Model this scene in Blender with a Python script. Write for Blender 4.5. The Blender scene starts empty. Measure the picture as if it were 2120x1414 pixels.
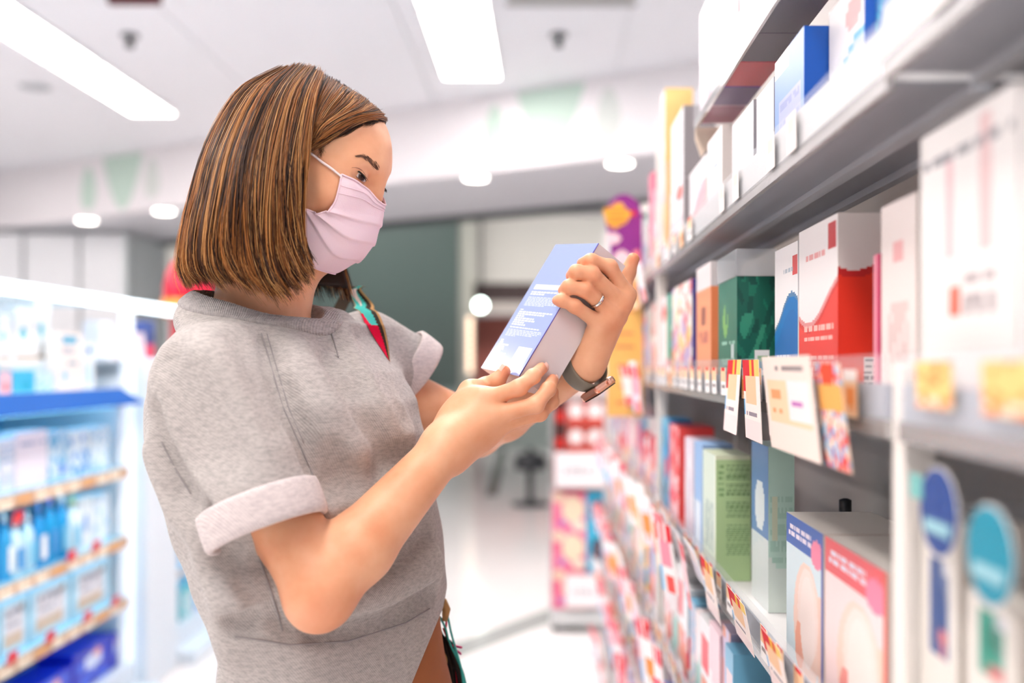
import bpy, bmesh, math, random
import numpy as np
from mathutils import Vector, Matrix
random.seed(7)
rng = np.random.default_rng(7)
SC = bpy.context.scene
COL = SC.collection

# ---------------------------------------------------------------- camera, world, exposure
FPX, CX, CY, CAMZ = 2061.0, 1130.0, 755.0, 1.2      # focal length and vanishing point in pixels of the 2120x1414 frame
cd = bpy.data.cameras.new('camera'); cam = bpy.data.objects.new('camera', cd); COL.objects.link(cam)
cam.location = (0, 0, CAMZ); cam.rotation_euler = (math.pi/2, 0, 0)
cd.sensor_width = 36.0; cd.lens = FPX*36.0/2120.0
cd.shift_x = (1060.0-CX)/2120.0; cd.shift_y = (CY-707.0)/2120.0
cd.clip_start = 0.02
cd.dof.use_dof = True; cd.dof.focus_distance = 1.17; cd.dof.aperture_fstop = 1.9
SC.camera = cam
w = bpy.data.worlds.new('world'); SC.world = w; w.use_nodes = True
w.node_tree.nodes['Background'].inputs[0].default_value = (0.86, 0.92, 1.0, 1)
w.node_tree.nodes['Background'].inputs[1].default_value = 0.2
SC.view_settings.view_transform = 'Standard'; SC.view_settings.look = 'None'
SC.view_settings.gamma = 1.0; SC.view_settings.use_curve_mapping = False
SC.view_settings.exposure = 0.68

cy = SC.cycles; cy.use_adaptive_sampling = True; cy.adaptive_threshold = .035; cy.max_bounces = 5; cy.diffuse_bounces = 3; cy.glossy_bounces = 3; cy.transmission_bounces = 4; cy.transparent_max_bounces = 8; cy.caustics_reflective = False; cy.caustics_refractive = False
# ---------------------------------------------------------------- helpers
def P(px, py, Y):
    return Vector(((px-CX)/FPX*Y, Y, CAMZ+(CY-py)/FPX*Y))
def Yof(px, X): return X*FPX/(px-CX)
def lin(c):
    return tuple(((v/255.0)/12.92 if v/255.0 <= .04045 else ((v/255.0+.055)/1.055)**2.4) for v in c)
MATS = {}
def mat(name, rgb, rough=.5, metal=0.0, spec=.5, emit=0.0, emitc=None, trans=0.0, alpha=1.0, ior=1.45, bump=None, noise=None, sss=0.0, coat=0.0):
    if name in MATS: return MATS[name]
    m = bpy.data.materials.new(name); m.use_nodes = True; nt = m.node_tree
    b = nt.nodes['Principled BSDF']
    c = lin(rgb)
    b.inputs['Base Color'].default_value = (*c, 1); b.inputs['Roughness'].default_value = rough
    b.inputs['Metallic'].default_value = metal; b.inputs['Specular IOR Level'].default_value = spec
    b.inputs['IOR'].default_value = ior
    b.inputs['Transmission Weight'].default_value = trans; b.inputs['Alpha'].default_value = alpha
    b.inputs['Coat Weight'].default_value = coat
    if sss:
        b.inputs['Subsurface Weight'].default_value = sss
        b.inputs['Subsurface Radius'].default_value = (1.0, .35, .2); b.inputs['Subsurface Scale'].default_value = .008
    if emit:
        b.inputs['Emission Color'].default_value = (*lin(emitc or rgb), 1); b.inputs['Emission Strength'].default_value = emit
    if noise or bump:
        tc = nt.nodes.new('ShaderNodeTexCoord')
    if noise:      # (scale, amount, second rgb)
        n = nt.nodes.new('ShaderNodeTexNoise'); n.inputs['Scale'].default_value = noise[0]; n.inputs['Detail'].default_value = 4
        nt.links.new(tc.outputs['Object'], n.inputs['Vector'])
        r = nt.nodes.new('ShaderNodeValToRGB'); r.color_ramp.elements[0].position = .5-noise[1]/2; r.color_ramp.elements[1].position = .5+noise[1]/2
        r.color_ramp.elements[0].color = (*lin(noise[2]), 1); r.color_ramp.elements[1].color = (*c, 1)
        nt.links.new(n.outputs['Fac'], r.inputs['Fac']); nt.links.new(r.outputs['Color'], b.inputs['Base Color'])
    if bump:       # (scale, strength)
        n2 = nt.nodes.new('ShaderNodeTexNoise'); n2.inputs['Scale'].default_value = bump[0]; n2.inputs['Detail'].default_value = 3
        nt.links.new(tc.outputs['Object'], n2.inputs['Vector'])
        bp = nt.nodes.new('ShaderNodeBump'); bp.inputs['Strength'].default_value = bump[1]; bp.inputs['Distance'].default_value = .002
        nt.links.new(n2.outputs['Fac'], bp.inputs['Height']); nt.links.new(bp.outputs['Normal'], b.inputs['Normal'])
    MATS[name] = m
    return m
def attr_mat(name, rough=.4, spec=.5, coat=0.0, bump=None, emit=0.0):
    if name in MATS: return MATS[name]
    m = mat(name, (255, 255, 255), rough=rough, spec=spec, coat=coat, bump=bump)
    nt = m.node_tree; a = nt.nodes.new('ShaderNodeAttribute'); a.attribute_name = 'Col'
    nt.links.new(a.outputs['Color'], nt.nodes['Principled BSDF'].inputs['Base Color'])
    return m
def tag(o, label=None, cat=None, group=None, kind=None):
    if label: o['label'] = label
    if cat: o['category'] = cat
    if group: o['group'] = group
    if kind: o['kind'] = kind
    return o
def empty(name, loc=(0, 0, 0), label=None, cat=None, group=None, kind=None):
    o = bpy.data.objects.new(name, None); COL.objects.link(o); o.location = loc; o.empty_display_size = .05
    return tag(o, label, cat, group, kind)
def link(name, me, parent=None, m=None, smooth=False):
    o = bpy.data.objects.new(name, me); COL.objects.link(o)
    if m is not None and len(me.materials) == 0: me.materials.append(m)
    if smooth: me.polygons.foreach_set('use_smooth', [True]*len(me.polygons))
    if parent is not None:
        o.parent = parent; o.location = -Vector(parent_world(parent))
    return o
def parent_world(p):
    v = Vector(p.location)
    if p.parent: v = v + parent_world(p.parent)
    return v
def mesh(name, verts, faces):
    me = bpy.data.meshes.new(name); me.from_pydata([tuple(v) for v in verts], [], [tuple(f) for f in faces]); me.update(); return me
def box_bm(bm, x0, x1, y0, y1, z0, z1):
    vs = [bm.verts.new(c) for c in ((x0,y0,z0),(x1,y0,z0),(x1,y1,z0),(x0,y1,z0),(x0,y0,z1),(x1,y0,z1),(x1,y1,z1),(x0,y1,z1))]
    for f in ((0,3,2,1),(4,5,6,7),(0,1,5,4),(1,2,6,5),(2,3,7,6),(3,0,4,7)): bm.faces.new([vs[i] for i in f])
def box(name, x0, x1, y0, y1, z0, z1, m, parent=None, bev=0.0, seg=2):
    bm = bmesh.new(); box_bm(bm, min(x0,x1), max(x0,x1), min(y0,y1), max(y0,y1), min(z0,z1), max(z0,z1))
    if bev: bmesh.ops.bevel(bm, geom=list(bm.edges), offset=bev, segments=seg, affect='EDGES', profile=.6)
    me = bpy.data.meshes.new(name); bm.to_mesh(me); bm.free()
    return link(name, me, parent, m)
def obox(name, c, ax, half, m, parent=None, bev=0.0):
    """oriented box: ax = three unit vectors"""
    bm = bmesh.new(); box_bm(bm, -half[0], half[0], -half[1], half[1], -half[2], half[2])
    if bev: bmesh.ops.bevel(bm, geom=list(bm.edges), offset=bev, segments=2, affect='EDGES', profile=.6)
    M = Matrix((ax[0], ax[1], ax[2])).transposed().to_4x4(); M.translation = Vector(c); bm.transform(M)
    me = bpy.data.meshes.new(name); bm.to_mesh(me); bm.free()
    return link(name, me, parent, m)
def tube_data(pts, rad, n=8, closed=False):
    pts = [Vector(p) for p in pts]; N = len(pts)
    rad = list(rad) if hasattr(rad, '__len__') else [rad]*N
    V, F = [], []; prev = None
    for i, p in enumerate(pts):
        t = (pts[(i+1) % N]-pts[i-1]) if closed else (pts[min(i+1, N-1)]-pts[max(i-1, 0)])
        t.normalize()
        if prev is None:
            a = Vector((0,0,1)) if abs(t.z) < .9 else Vector((1,0,0)); u = t.cross(a).normalized()
        else: u = (prev-t*prev.dot(t)).normalized()
        prev = u; v = t.cross(u)
        for k in range(n):
            an = 2*math.pi*k/n; V.append(p+(u*math.cos(an)+v*math.sin(an))*rad[i])
    for i in range(N if closed else N-1):
        j = (i+1) % N
        for k in range(n): F.append((i*n+k, i*n+(k+1) % n, j*n+(k+1) % n, j*n+k))
    if not closed: F.append(tuple(range(n-1, -1, -1))); F.append(tuple((N-1)*n+k for k in range(n)))
    return V, F
def tube(name, pts, rad, m, parent=None, n=8, closed=False):
    V, F = tube_data(pts, rad, n, closed); return link(name, mesh(name, V, F), parent, m, smooth=True)
def prism(name, outline, axis_o, ax_u, ax_v, ax_n, depth, m, parent=None):
    """outline of (u, v) pairs extruded by depth along ax_n"""
    o, u, v, n = Vector(axis_o), Vector(ax_u), Vector(ax_v), Vector(ax_n)
    N = len(outline)
    V = [o+u*a+v*b for a, b in outline]+[o+u*a+v*b+n*depth for a, b in outline]
    F = [tuple(range(N-1, -1, -1)), tuple(range(N, 2*N))]+[(i, (i+1) % N, N+(i+1) % N, N+i) for i in range(N)]
    me = mesh(name, V, F); bm = bmesh.new(); bm.from_mesh(me); bmesh.ops.recalc_face_normals(bm, faces=bm.faces); bm.to_mesh(me); bm.free()
    return link(name, me, parent, m)
def lathe(name, prof, c, m, parent=None, n=20, axis='Z'):
    V, F = [], []
    for r, z in prof:
        for k in range(n):
            a = 2*math.pi*k/n; V.append(Vector((r*math.cos(a), r*math.sin(a), z)))
    for i in range(len(prof)-1):
        for k in range(n): F.append((i*n+k, i*n+(k+1) % n, (i+1)*n+(k+1) % n, (i+1)*n+k))
    F.append(tuple(range(n-1, -1, -1))); F.append(tuple((len(prof)-1)*n+k for k in range(n)))
    if axis == 'Y': V = [Vector((v.x, v.z, v.y)) for v in V]
    if axis == 'X': V = [Vector((v.z, v.y, v.x)) for v in V]
    V = [v+Vector(c) for v in V]
    o = link(name, mesh(name, V, F), parent, m, smooth=True)
    return o
# --- printed cartons: a box whose faces are split along the print, one colour per face piece
def paint_at(base, prints, u, v):
    c = base
    for p in prints:
        k = p[0]
        if k == 'r':
            if p[1] <= u <= p[3] and p[2] <= v <= p[4]: c = p[5]
        elif k == 'e':
            if ((u-p[1])/p[3])**2+((v-p[2])/p[4])**2 <= 1: c = p[5]
        elif k == 'w':      # below a wave: level, amplitude, phase, colour
            if v < p[1]+p[2]*math.sin(6.28*(u*p[4]+p[3])): c = p[5]
        elif k == 't':      # text block: u0 v0 u1 v1 lines colour seed
            if p[1] <= u <= p[3] and p[2] <= v <= p[4]:
                L = (v-p[2])/(p[4]-p[2])*p[5]
                if .3 < L % 1 < .8 and (math.sin(u*97+int(L)*13.7+p[7])+math.sin(u*41+int(L)*5.1)) > -.9: c = p[6]
        elif k == 'm':      # mottle of blobs: scale, threshold, colour, seed
            if math.sin(u*p[1]*6+p[4]+1.7*math.sin(v*p[1]*4+p[4]))*math.sin(v*p[1]*7+p[4]*2+1.3*math.sin(u*p[1]*5)) > p[2]: c = p[3]
    return c
def carton_data(name, o, ex, ey, ez, faces):
    """corner o, edge vectors ex ey ez; faces: dict of '-x','+x','-y','+y','-z','+z' -> (base, prints, nu, nv)"""
    o, ex, ey, ez = Vector(o), Vector(ex), Vector(ey), Vector(ez)
    fr = {'-x': (o, ey, ez), '+x': (o+ex, ey, ez), '-y': (o, ex, ez), '+y': (o+ey, ex, ez), '-z': (o, ex, ey), '+z': (o+ez, ex, ey)}
    flip = {'-x': True, '+x': False, '-y': False, '+y': True, '-z': True, '+z': False}
    V, F, C = [], [], []
    for k, (q, a, b) in fr.items():
        base, prints, nu, nv = faces.get(k, faces['*'])
        us = [i/nu for i in range(nu+1)] if isinstance(nu, int) else nu
        vs = [i/nv for i in range(nv+1)] if isinstance(nv, int) else nv
        s = len(V); n1 = len(vs)
        for u in us:
            for v in vs: V.append(q+a*u+b*v)
        for i in range(len(us)-1):
            for j in range(len(vs)-1):
                f = (s+i*n1+j, s+(i+1)*n1+j, s+(i+1)*n1+j+1, s+i*n1+j+1)
                F.append(f[::-1] if flip[k] else f)
                C.append(paint_at(base, prints, (us[i]+us[i+1])/2, (vs[j]+vs[j+1])/2))
    me = mesh(name, V, F)
    at = me.color_attributes.new('Col', 'FLOAT_COLOR', 'CORNER')
    cc = np.repeat(np.array([(*lin(c), 1.0) for c in C], dtype=np.float32), 4, axis=0)
    at.data.foreach_set('color', cc.ravel())
    bm = bmesh.new(); bm.from_mesh(me); bmesh.ops.remove_doubles(bm, verts=bm.verts, dist=1e-6); bm.to_mesh(me); bm.free()
    return me
CARD = attr_mat('printed_card', rough=.32, spec=.5)
GLOSS = attr_mat('glossy_print', rough=.12, spec=.6, coat=.4)
PAPER = attr_mat('matt_print', rough=.7, spec=.2)
def carton(name, x0, x1, y0, y1, z0, z1, base, front=(), side=None, top=None, parent=None, m=None, nf=(12, 18), ns=(8, 18), label=None, cat='box', group=None, bottom=None):
    """front faces the aisle (-x), side faces the camera (-y); on the front u runs from near to far"""
    sb, sp = side if side else (base, ())
    me = carton_data(name, (x0, y0, z0), (x1-x0, 0, 0), (0, y1-y0, 0), (0, 0, z1-z0),
        {'*': (base, (), 1, 1), '-x': (base, front, *nf), '-y': (sb, sp, *ns), '+z': (top or base, (), 1, 1), '-z': (bottom or base, (), 1, 1)})
    ob = link(name, me, parent, m or CARD)
    if label: tag(ob, label, cat, group)
    return ob

# ---------------------------------------------------------------- the shop: floor, ceiling, fascia, mall beyond
M_ceil = mat('ceiling_paint', (231, 232, 238), rough=.6)
M_white = mat('white_wall_paint', (226, 228, 232), rough=.55)
M_fasc = mat('fascia_paint', (242, 238, 241), rough=.5)
M_panel = mat('light_diffuser', (255, 250, 246), emit=10.5, emitc=(255, 247, 242))
M_down = mat('downlight_glow', (255, 250, 245), emit=9.0, emitc=(255, 248, 240))
def floor_mat():
    m = mat('polished_floor_tile', (232, 228, 226), rough=.13, spec=.55)
    nt = m.node_tree; b = nt.nodes['Principled BSDF']
    tc = nt.nodes.new('ShaderNodeTexCoord'); n = nt.nodes.new('ShaderNodeTexNoise'); n.inputs['Scale'].default_value = 1.3; n.inputs['Detail'].default_value = 5
    nt.links.new(tc.outputs['Object'], n.inputs['Vector'])
    r = nt.nodes.new('ShaderNodeValToRGB'); r.color_ramp.elements[0].color = (*lin((240, 236, 235)), 1); r.color_ramp.elements[1].color = (*lin((247, 244, 243)), 1)
    nt.links.new(n.outputs['Fac'], r.inputs['Fac']); nt.links.new(r.outputs['Color'], b.inputs['Base Color'])
    return m
fl = empty('floor', (0, 5, 0), kind='structure')
box('floor_slab', -14, 8, -6, 24, -.2, 0, floor_mat(), fl)
M_strip = mat('grey_inlay_stone', (168, 170, 168), rough=.2)
D1 = Vector((.5575, .830, 0)); D2 = Vector((.830, -.5575, 0))     # mall grid directions on the floor
def add_strip(a, b, wd, m):
    a, b = Vector(a), Vector(b); d = (b-a).normalized(); n = Vector((-d.y, d.x, 0)); c = (a+b)/2; c.z = .0006
    return obox('floor_strip', c, (d, n, Vector((0,0,1))), ((b-a).length/2, wd/2, .0012), m, fl)
add_strip((-.366-1.6*.56, 4.19-1.6*.83, 0), (.047+3*.56, 4.80+3*.83, 0), .15, M_strip)
add_strip((-.50, 9.1, 0), (-.60, 14.0, 0), .11, mat('dark_floor_strip', (96, 104, 102), rough=.25))  # second floor strip, darker and narrower
ce = empty('ceiling', (0, 3, 3), kind='structure')
box('ceiling_slab', -10, 5, -6, 12, 3.012, 3.1, mat('ceiling_void', (200, 200, 204)), ce)
xs = [-10+.23]+[-1.95+1.19*k for k in range(-6, 6)]
for i in range(len(xs)-1):
    box('ceiling_panel', xs[i]+.003, xs[i+1]-.003, -6, 12, 3.0, 3.012, M_ceil, ce)
def light_row(xa, xb, yend, n, lab):
    for k in range(n):
        y1 = yend-1.22*k; y0 = y1-1.19
        t = empty('ceiling_light', ((xa+xb)/2, (y0+y1)/2, 3.0), lab.format(['far end', 'second from the far end', 'third from the far end', 'fourth from the far end', 'fifth from the far end', 'sixth from the far end', 'seventh from the far end'][k]), 'light', 'ceiling light panels')
        box('diffuser', xa, xb, y0, y1, 2.985, 2.999, M_panel, t)
        f = mat('light_frame', (230, 230, 232), rough=.4)
        box('frame', xa-.012, xa, y0-.012, y1+.012, 2.98, 2.9995, f, t); box('frame', xb, xb+.012, y0-.012, y1+.012, 2.98, 2.9995, f, t)
        box('frame', xa, xb, y1, y1+.012, 2.98, 2.9995, f, t); box('frame', xa, xb, y0-.012, y0, 2.98, 2.9995, f, t)
light_row(-.63, -.29, 6.2, 7, 'recessed white light panel above the woman, {} of its row')
light_row(1.75, 2.08, 4.9, 7, 'unseen light panel added above the product rack, {} of its row')  # unseen row, added to raise the light level
light_row(-5.3, -4.97, 8.0, 7, 'unseen light panel added over the far left wall, {} of its row')  # another row out of view, added for more light
light_row(-2.95, -2.64, 7.1, 7, 'long light panel above the glowing blue cabinets, {} of its row')
def dome(c, r, lab, m):
    t = empty('sprinkler_head', c, lab, 'sprinkler', 'ceiling sprinkler heads')
    lathe('body', [(r*.2, -.075), (r*.45, -.07), (r*.5, -.05), (r*.3, -.035), (r*.3, 0)], c, m, t, 16)
    lathe('rose', [(r, -.012), (r*1.02, -.004), (r*.9, 0)], c, mat('sprinkler_plate', (120, 122, 126), rough=.4), t, 16)
M_dark = mat('dark_plastic', (44, 46, 50), rough=.35)
dome((-2.27, 5.43, 3.0), .05, 'small dark sprinkler head beside the long left light panel', M_dark)
dome((.07, 5.42, 3.0), .05, 'small dark sprinkler head right of the middle light panel', M_dark)
sp = empty('ceiling_speaker', (-3.3, 6.43, 3.0), 'round grey speaker grille set into the ceiling at far left', 'speaker')
lathe('grille', [(.085, -.014), (.09, -.012), (.09, 0)], (-3.3, 6.43, 3.0), mat('speaker_grille', (176, 180, 186), rough=.6), sp, 28)
lathe('rim', [(.09, -.008), (.105, -.008), (.107, 0)], (-3.3, 6.43, 3.0), mat('speaker_rim', (222, 224, 228), rough=.5), sp, 28)
vt = empty('air_vent', (.15, 4.82, 3.0), 'slatted grey air vent in the ceiling at the top edge', 'vent')
for k in range(5):
    box('slat', -.18, .43, 4.72+.045*k, 4.745+.045*k, 2.985, 2.999, mat('vent_metal', (188, 188, 188), rough=.5), vt)
box('frame', -.2, .45, 4.945, 4.96, 2.98, 2.9995, mat('vent_metal', (0,0,0)), vt)
v2 = empty('exit_sign', (-1.97, 4.78, 2.97), 'dark red hanging sign under the ceiling at the top edge', 'sign')
box('sign_body', -2.1, -1.85, 4.76, 4.80, 2.93, 2.985, mat('dark_red_sign', (96, 42, 48), rough=.5), v2, .004); box('hanger', -1.99, -1.95, 4.77, 4.79, 2.985, 3.0, M_dark, v2)
# fascia band with leaf decals, and soffit with downlights
FA = Vector((-1.13, 7.07, 0)); FD = Vector((.869, -.494, 0)).normalized(); FN = Vector((-FD.y, FD.x, 0)); UP = Vector((0,0,1))
FN = FN if FN.y > 0 else -FN
def fpt(s, z, d=0): return FA+FD*s+FN*d+UP*z
wf = empty('wall_fascia', fpt(0, 2.49), kind='structure')
obox('fascia_board', fpt(-1.7, 2.745, .03), (FD, FN, UP), (6.2, .03, .255), M_fasc, wf)
sf = empty('soffit', fpt(0, 2.49, .8), kind='structure')
obox('soffit_board', fpt(-1.7, 2.515, .83), (FD, FN, UP), (6.2, .77, .025), mat('soffit_paint', (216, 216, 223), rough=.5), sf)
obox('track', fpt(-1.7, 2.47, 1.55), (FD, FN, UP), (6.2, .05, .03), mat('shutter_track', (70, 76, 78), rough=.5), sf)
def s_of(px):       # fascia coordinate seen at a pixel column
    k = (px-CX)/FPX; return (k*FA.y-FA.x)/(FD.x-k*FD.y)
M_leaf = mat('leaf_decal_green', (202, 224, 212), rough=.6); M_leaf2 = mat('leaf_decal_grey', (220, 226, 222), rough=.6)
def decal(name, px0, px1, shape, ztop, zbot, m):
    a, b = s_of(px0), s_of(px1); c = (a+b)/2; h = (b-a)/2; out = []
    n = 24
    if shape == 'leaf':
        for i in range(n):
            t = i/n*2*math.pi; q = math.sin(t); out.append((c+h*abs(math.cos(t))**1.0*(1 if math.cos(t) > 0 else -1)*(1-.25*q), (ztop+zbot)/2+(ztop-zbot)/2*q))
    else:
        for i in range(n+1):
            t = i/n; out.append((c-h+2*h*t, zbot+(ztop-zbot)*(abs(2*t-1)**1.9)))
    prism(name, out, fpt(0, 0, -.002), FD, UP, FN, .004, m, wf)
for (x0, x1, sh, zt, zb, m) in ((1003, 1045, 'leaf', 2.93, 2.56, M_leaf), (1070, 1212, 'cup', 2.985, 2.56, M_leaf), (1235, 1285, 'leaf', 2.93, 2.60, M_leaf2),
                                (168, 198, 'leaf', 2.93, 2.55, M_leaf), (213, 296, 'cup', 2.985, 2.52, M_leaf), (300, 330, 'leaf', 2.93, 2.58, M_leaf2)):
    decal('leaf_decal', x0, x1, sh, zt, zb, m)
for i, (px, py) in enumerate(((985, 366), (1283, 336), (340, 436), (180, 455), (640, 400))):
    Y = 1.29*FPX/(CY-py); c = P(px, py, Y); c.z = 2.489
    t = empty('downlight', c, ['round soffit downlight above the raised carton', 'round soffit downlight nearest the product rack', 'round soffit downlight just left of the hair', 'leftmost round soffit downlight over white wall panels', 'round soffit downlight hidden behind the head'][i], 'light', 'soffit downlights')
    lathe('lens', [(.06, -.014), (.075, -.012), (.08, 0)], c, M_down, t, 24); lathe('trim_ring', [(.08, -.006), (.1, -.006), (.102, 0)], c, mat('light_frame', (0,0,0)), t, 24)
# mall beyond
mb = empty('wall_mall', (0, 14, 0), kind='structure')
M_cream = mat('cream_cladding', (222, 218, 212), rough=.5)
box('upper_cladding', -1.15, 6, 14.0, 14.3, 2.35, 3.3, M_cream, mb); box('upper_cladding', -8, -3.4, 14.0, 14.3, 2.4, 4.5, M_cream, mb)
box('dark_header', -1.15, 6, 14.02, 14.3, 2.08, 2.35, mat('dark_header', (74, 58, 58), rough=.5), mb); box('dark_header', -8, -3.4, 14.02, 14.3, 2.1, 2.4, mat('dark_header', (0,0,0)), mb)
box('glazed_frieze', -1.15, 6, 14.05, 14.3, 3.3, 3.75, mat('pale_teal_glass', (150, 176, 178), rough=.2), mb); box('header', -8, 6, 14.0, 14.4, 3.75, 6, mat('dark_teal_wall', (62, 76, 76), rough=.6), mb)
box('sign_band', -1.15, 6, 13.9, 14.02, 1.9, 2.08, mat('pale_band', (206, 196, 190), rough=.5), mb)
box('shop_interior', -1.15, 6, 14.5, 14.6, 0, 1.9, mat('red_shop_wall', (202, 120, 108), rough=.6), mb); box('shop_counter', -.9, 1.2, 14.2, 14.45, 0, .85, mat('grey_green_counter', (150, 160, 156), rough=.5), mb)
box('pillar', -1.2, -1.0, 13.6, 13.9, 0, 3.6, mat('pillar_cladding', (206, 206, 196), rough=.4), mb)
box('ceiling_board', -9, 7, 9.9, 14.4, 3.8, 3.9, M_white, mb)
for k in range(4):  # lights added out of view to brighten the mall
    t = empty('added_mall_light', (-5.5+3*k, 11.5, 3.8), 'unseen added mall ceiling light, %s from the left' % ('first', 'second', 'third', 'fourth')[k], 'light', 'added mall ceiling lights')
    box('diffuser', -6.4+3*k, -4.6+3*k, 11.0, 12.2, 3.775, 3.799, mat('added_mall_diffuser', (255, 252, 246), emit=6.0), t, .004); box('frame', -6.45+3*k, -4.55+3*k, 10.95, 11.0, 3.77, 3.799, M_white, t)
box('white_wall', -8, -3.4, 14.05, 14.3, 0, 2.1, M_white, mb)
gs = empty('roller_shutter', (-2.2, 13.4, 0), 'dark green grey shuttered shop front across the mall behind the woman', 'shutter')
box('shutter_curtain', -3.6, -1.18, 13.45, 13.5, 0, 3.35, mat('green_shutter_panel', (84, 100, 97), rough=.35), gs)
for k in range(40):
    x = -3.58+.06*k; box('slat', x, x+.022, 13.43, 13.45, 0.12, 3.3, mat('green_shutter_rib', (112, 128, 124), rough=.35), gs)
box('glass_front', -3.6, -1.18, 13.3, 13.32, 0, .88, mat('pale_green_glass', (158, 174, 170), rough=.15), gs); box('bottom_rail', -3.6, -1.18, 13.35, 13.5, .62, .74, mat('shutter_rail', (150, 160, 158), rough=.3), gs)
hl = empty('mall_lamp', P(995, 632, 12.5), 'round glowing lamp in the mall between shutter and carton', 'lamp')
lathe('lens', [(.02, -.02), (.07, -.01), (.075, 0)], P(995, 632, 12.5), mat('mall_lamp_glow', (235, 255, 245), emit=9.0), hl, 20, 'Y'); lathe('housing', [(.08, 0), (.08, .06)], P(995, 632, 12.5), M_dark, hl, 20, 'Y')
box('stem', P(995, 632, 12.5).x-.012, P(995, 632, 12.5).x+.012, 12.55, 12.57, P(995, 632, 12.5).z, 3.799, M_dark, hl)
ls = empty('light_string', P(973, 770, 12.4), 'vertical string of small round bulbs hanging in the mall', 'lights')
for k in range(9):
    c = P(973, 662+13*k, 12.4); lathe('bulb', [(.01, -.03), (.035, -.015), (.035, .015), (.01, .03)], c, mat('warm_bulb', (255, 226, 196), emit=1.6), ls, 12)
box('wire', P(973, 0, 12.4).x-.006, P(973, 0, 12.4).x+.006, 12.43, 12.44, 0, 2.3, mat('bulb_wire', (200, 190, 170)), ls)
# left: white wall panels beyond the fixtures
wl = empty('wall_left', (-5.4, 9.4, 0), kind='structure')
for (x0, x1) in ((-7.6, -4.95), (-4.92, -4.42), (-4.39, -4.0)):
    box('wall_panel', x0, x1, 9.4, 9.5, 0, 2.44, M_white, wl, .006)
box('end_return', -4.0, -3.96, 9.4, 10.4, 0, 2.44, mat('pale_grey_paint', (214, 222, 224)), wl)
box('panel_gap', -7.6, -3.96, 9.5, 9.52, 0, 2.44, mat('grey_gap', (150, 158, 166)), wl)
wh = empty('wall_far_left', (-7.6, 3, 0), kind='structure'); box('wall_board', -7.7, -7.6, -6, 9.5, 0, 3.0, M_white, wh)
wr = empty('wall_right', (3.0, 2, 0), kind='structure'); box('wall_board', 3.0, 3.1, -6, 6, 0, 3.0, M_white, wr)
# ---------------------------------------------------------------- product rack on the right
XF = .25                                             # front plane of the rack
M_shelf = mat('shelf_enamel', (226, 224, 224), rough=.35, spec=.5)
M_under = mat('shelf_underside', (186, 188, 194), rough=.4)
M_lip = mat('shelf_steel_lip', (200, 198, 198), rough=.25, metal=.6)
M_clear = mat('clear_acrylic', (235, 240, 246), rough=.06, alpha=.16, spec=.6)
M_strip2 = mat('rail_backing_grey', (176, 180, 192), rough=.5)
M_back = mat('rack_back_panel', (178, 172, 168), rough=.5)
rack = empty('shelving_rack', (.45, 2.2, 0), 'long white retail shelving rack full of cartons along the right side of the aisle', 'shelf')
box('back_panel', .46, .475, .2, 4.1, 0, 1.9, M_back, rack)
box('end_panel', .24, .475, 4.1, 4.12, 0, 1.75, mat('rack_end_white', (232, 230, 230), rough=.4), rack)
for (y0, y1) in ((.70, .725), (2.25, 2.275)):
    box('upright', .252, .275, y0, y1, 0, 1.2 if y0 < 1 else 1.75, mat('rack_upright', (236, 230, 224), rough=.4), rack, .002)
    box('upright', .43, .46, y0, y1, 0, 1.9, mat('rack_upright', (0, 0, 0)), rack, .002)
LV = {'upper': (1.404, 1.455, .25), 'middle': (1.150, 1.2075, .25), 'lower': (.86, .915, .25), 'fourth': (.60, .655, .245), 'fifth': (.38, .43, .235), 'base': (.10, .16, .225)}
SURF = {}
SHELF = {}
def mirror(pr):
    out = []
    for p in pr:
        if p[0] in 'rt': out.append((p[0], 1-p[3], p[2], 1-p[1])+tuple(p[4:]))
        elif p[0] == 'e': out.append((p[0], 1-p[1])+tuple(p[2:]))
        else: out.append(p)
    return out
def ticket(parent, y, x, z0, z1, wd, base, prints, dx=-.0008, name='price_tag', tilt=0.0, nf=(6, 8)):
    me = carton_data(name, (x, y-wd/2, z0), (.0006, 0, 0), (tilt, wd, 0), (dx, 0, z1-z0), {'*': (base, (), 1, 1), '-x': (base, mirror(prints), *nf)})
    return link(name, me, parent, PAPER)
WHITE, PEACH, RED, ORANGE, PINK = (244, 240, 238), (247, 205, 165), (222, 40, 52), (243, 150, 82), (240, 170, 176)
def tag_prints(k):
    if k == 0: return WHITE, [('r', .08, .45, .92, .95, PEACH), ('r', .1, .9, .9, .97, RED), ('t', .1, .08, .9, .42, 4, (150, 140, 140), 1)]
    if k == 1: return PEACH, [('r', .05, .7, .95, .95, WHITE), ('t', .1, .1, .8, .6, 4, ORANGE, 2)]
    return WHITE, [('r', 0, .75, 1, 1, RED), ('r', .25, .75, .4, 1, (246, 200, 70)), ('r', .55, .75, .62, 1, (246, 214, 110)), ('r', .1, .35, .9, .7, PEACH), ('r', 0, 0, .18, .35, (120, 190, 232)), ('e', .6, .12, .3, .14, (232, 90, 84))]
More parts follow.
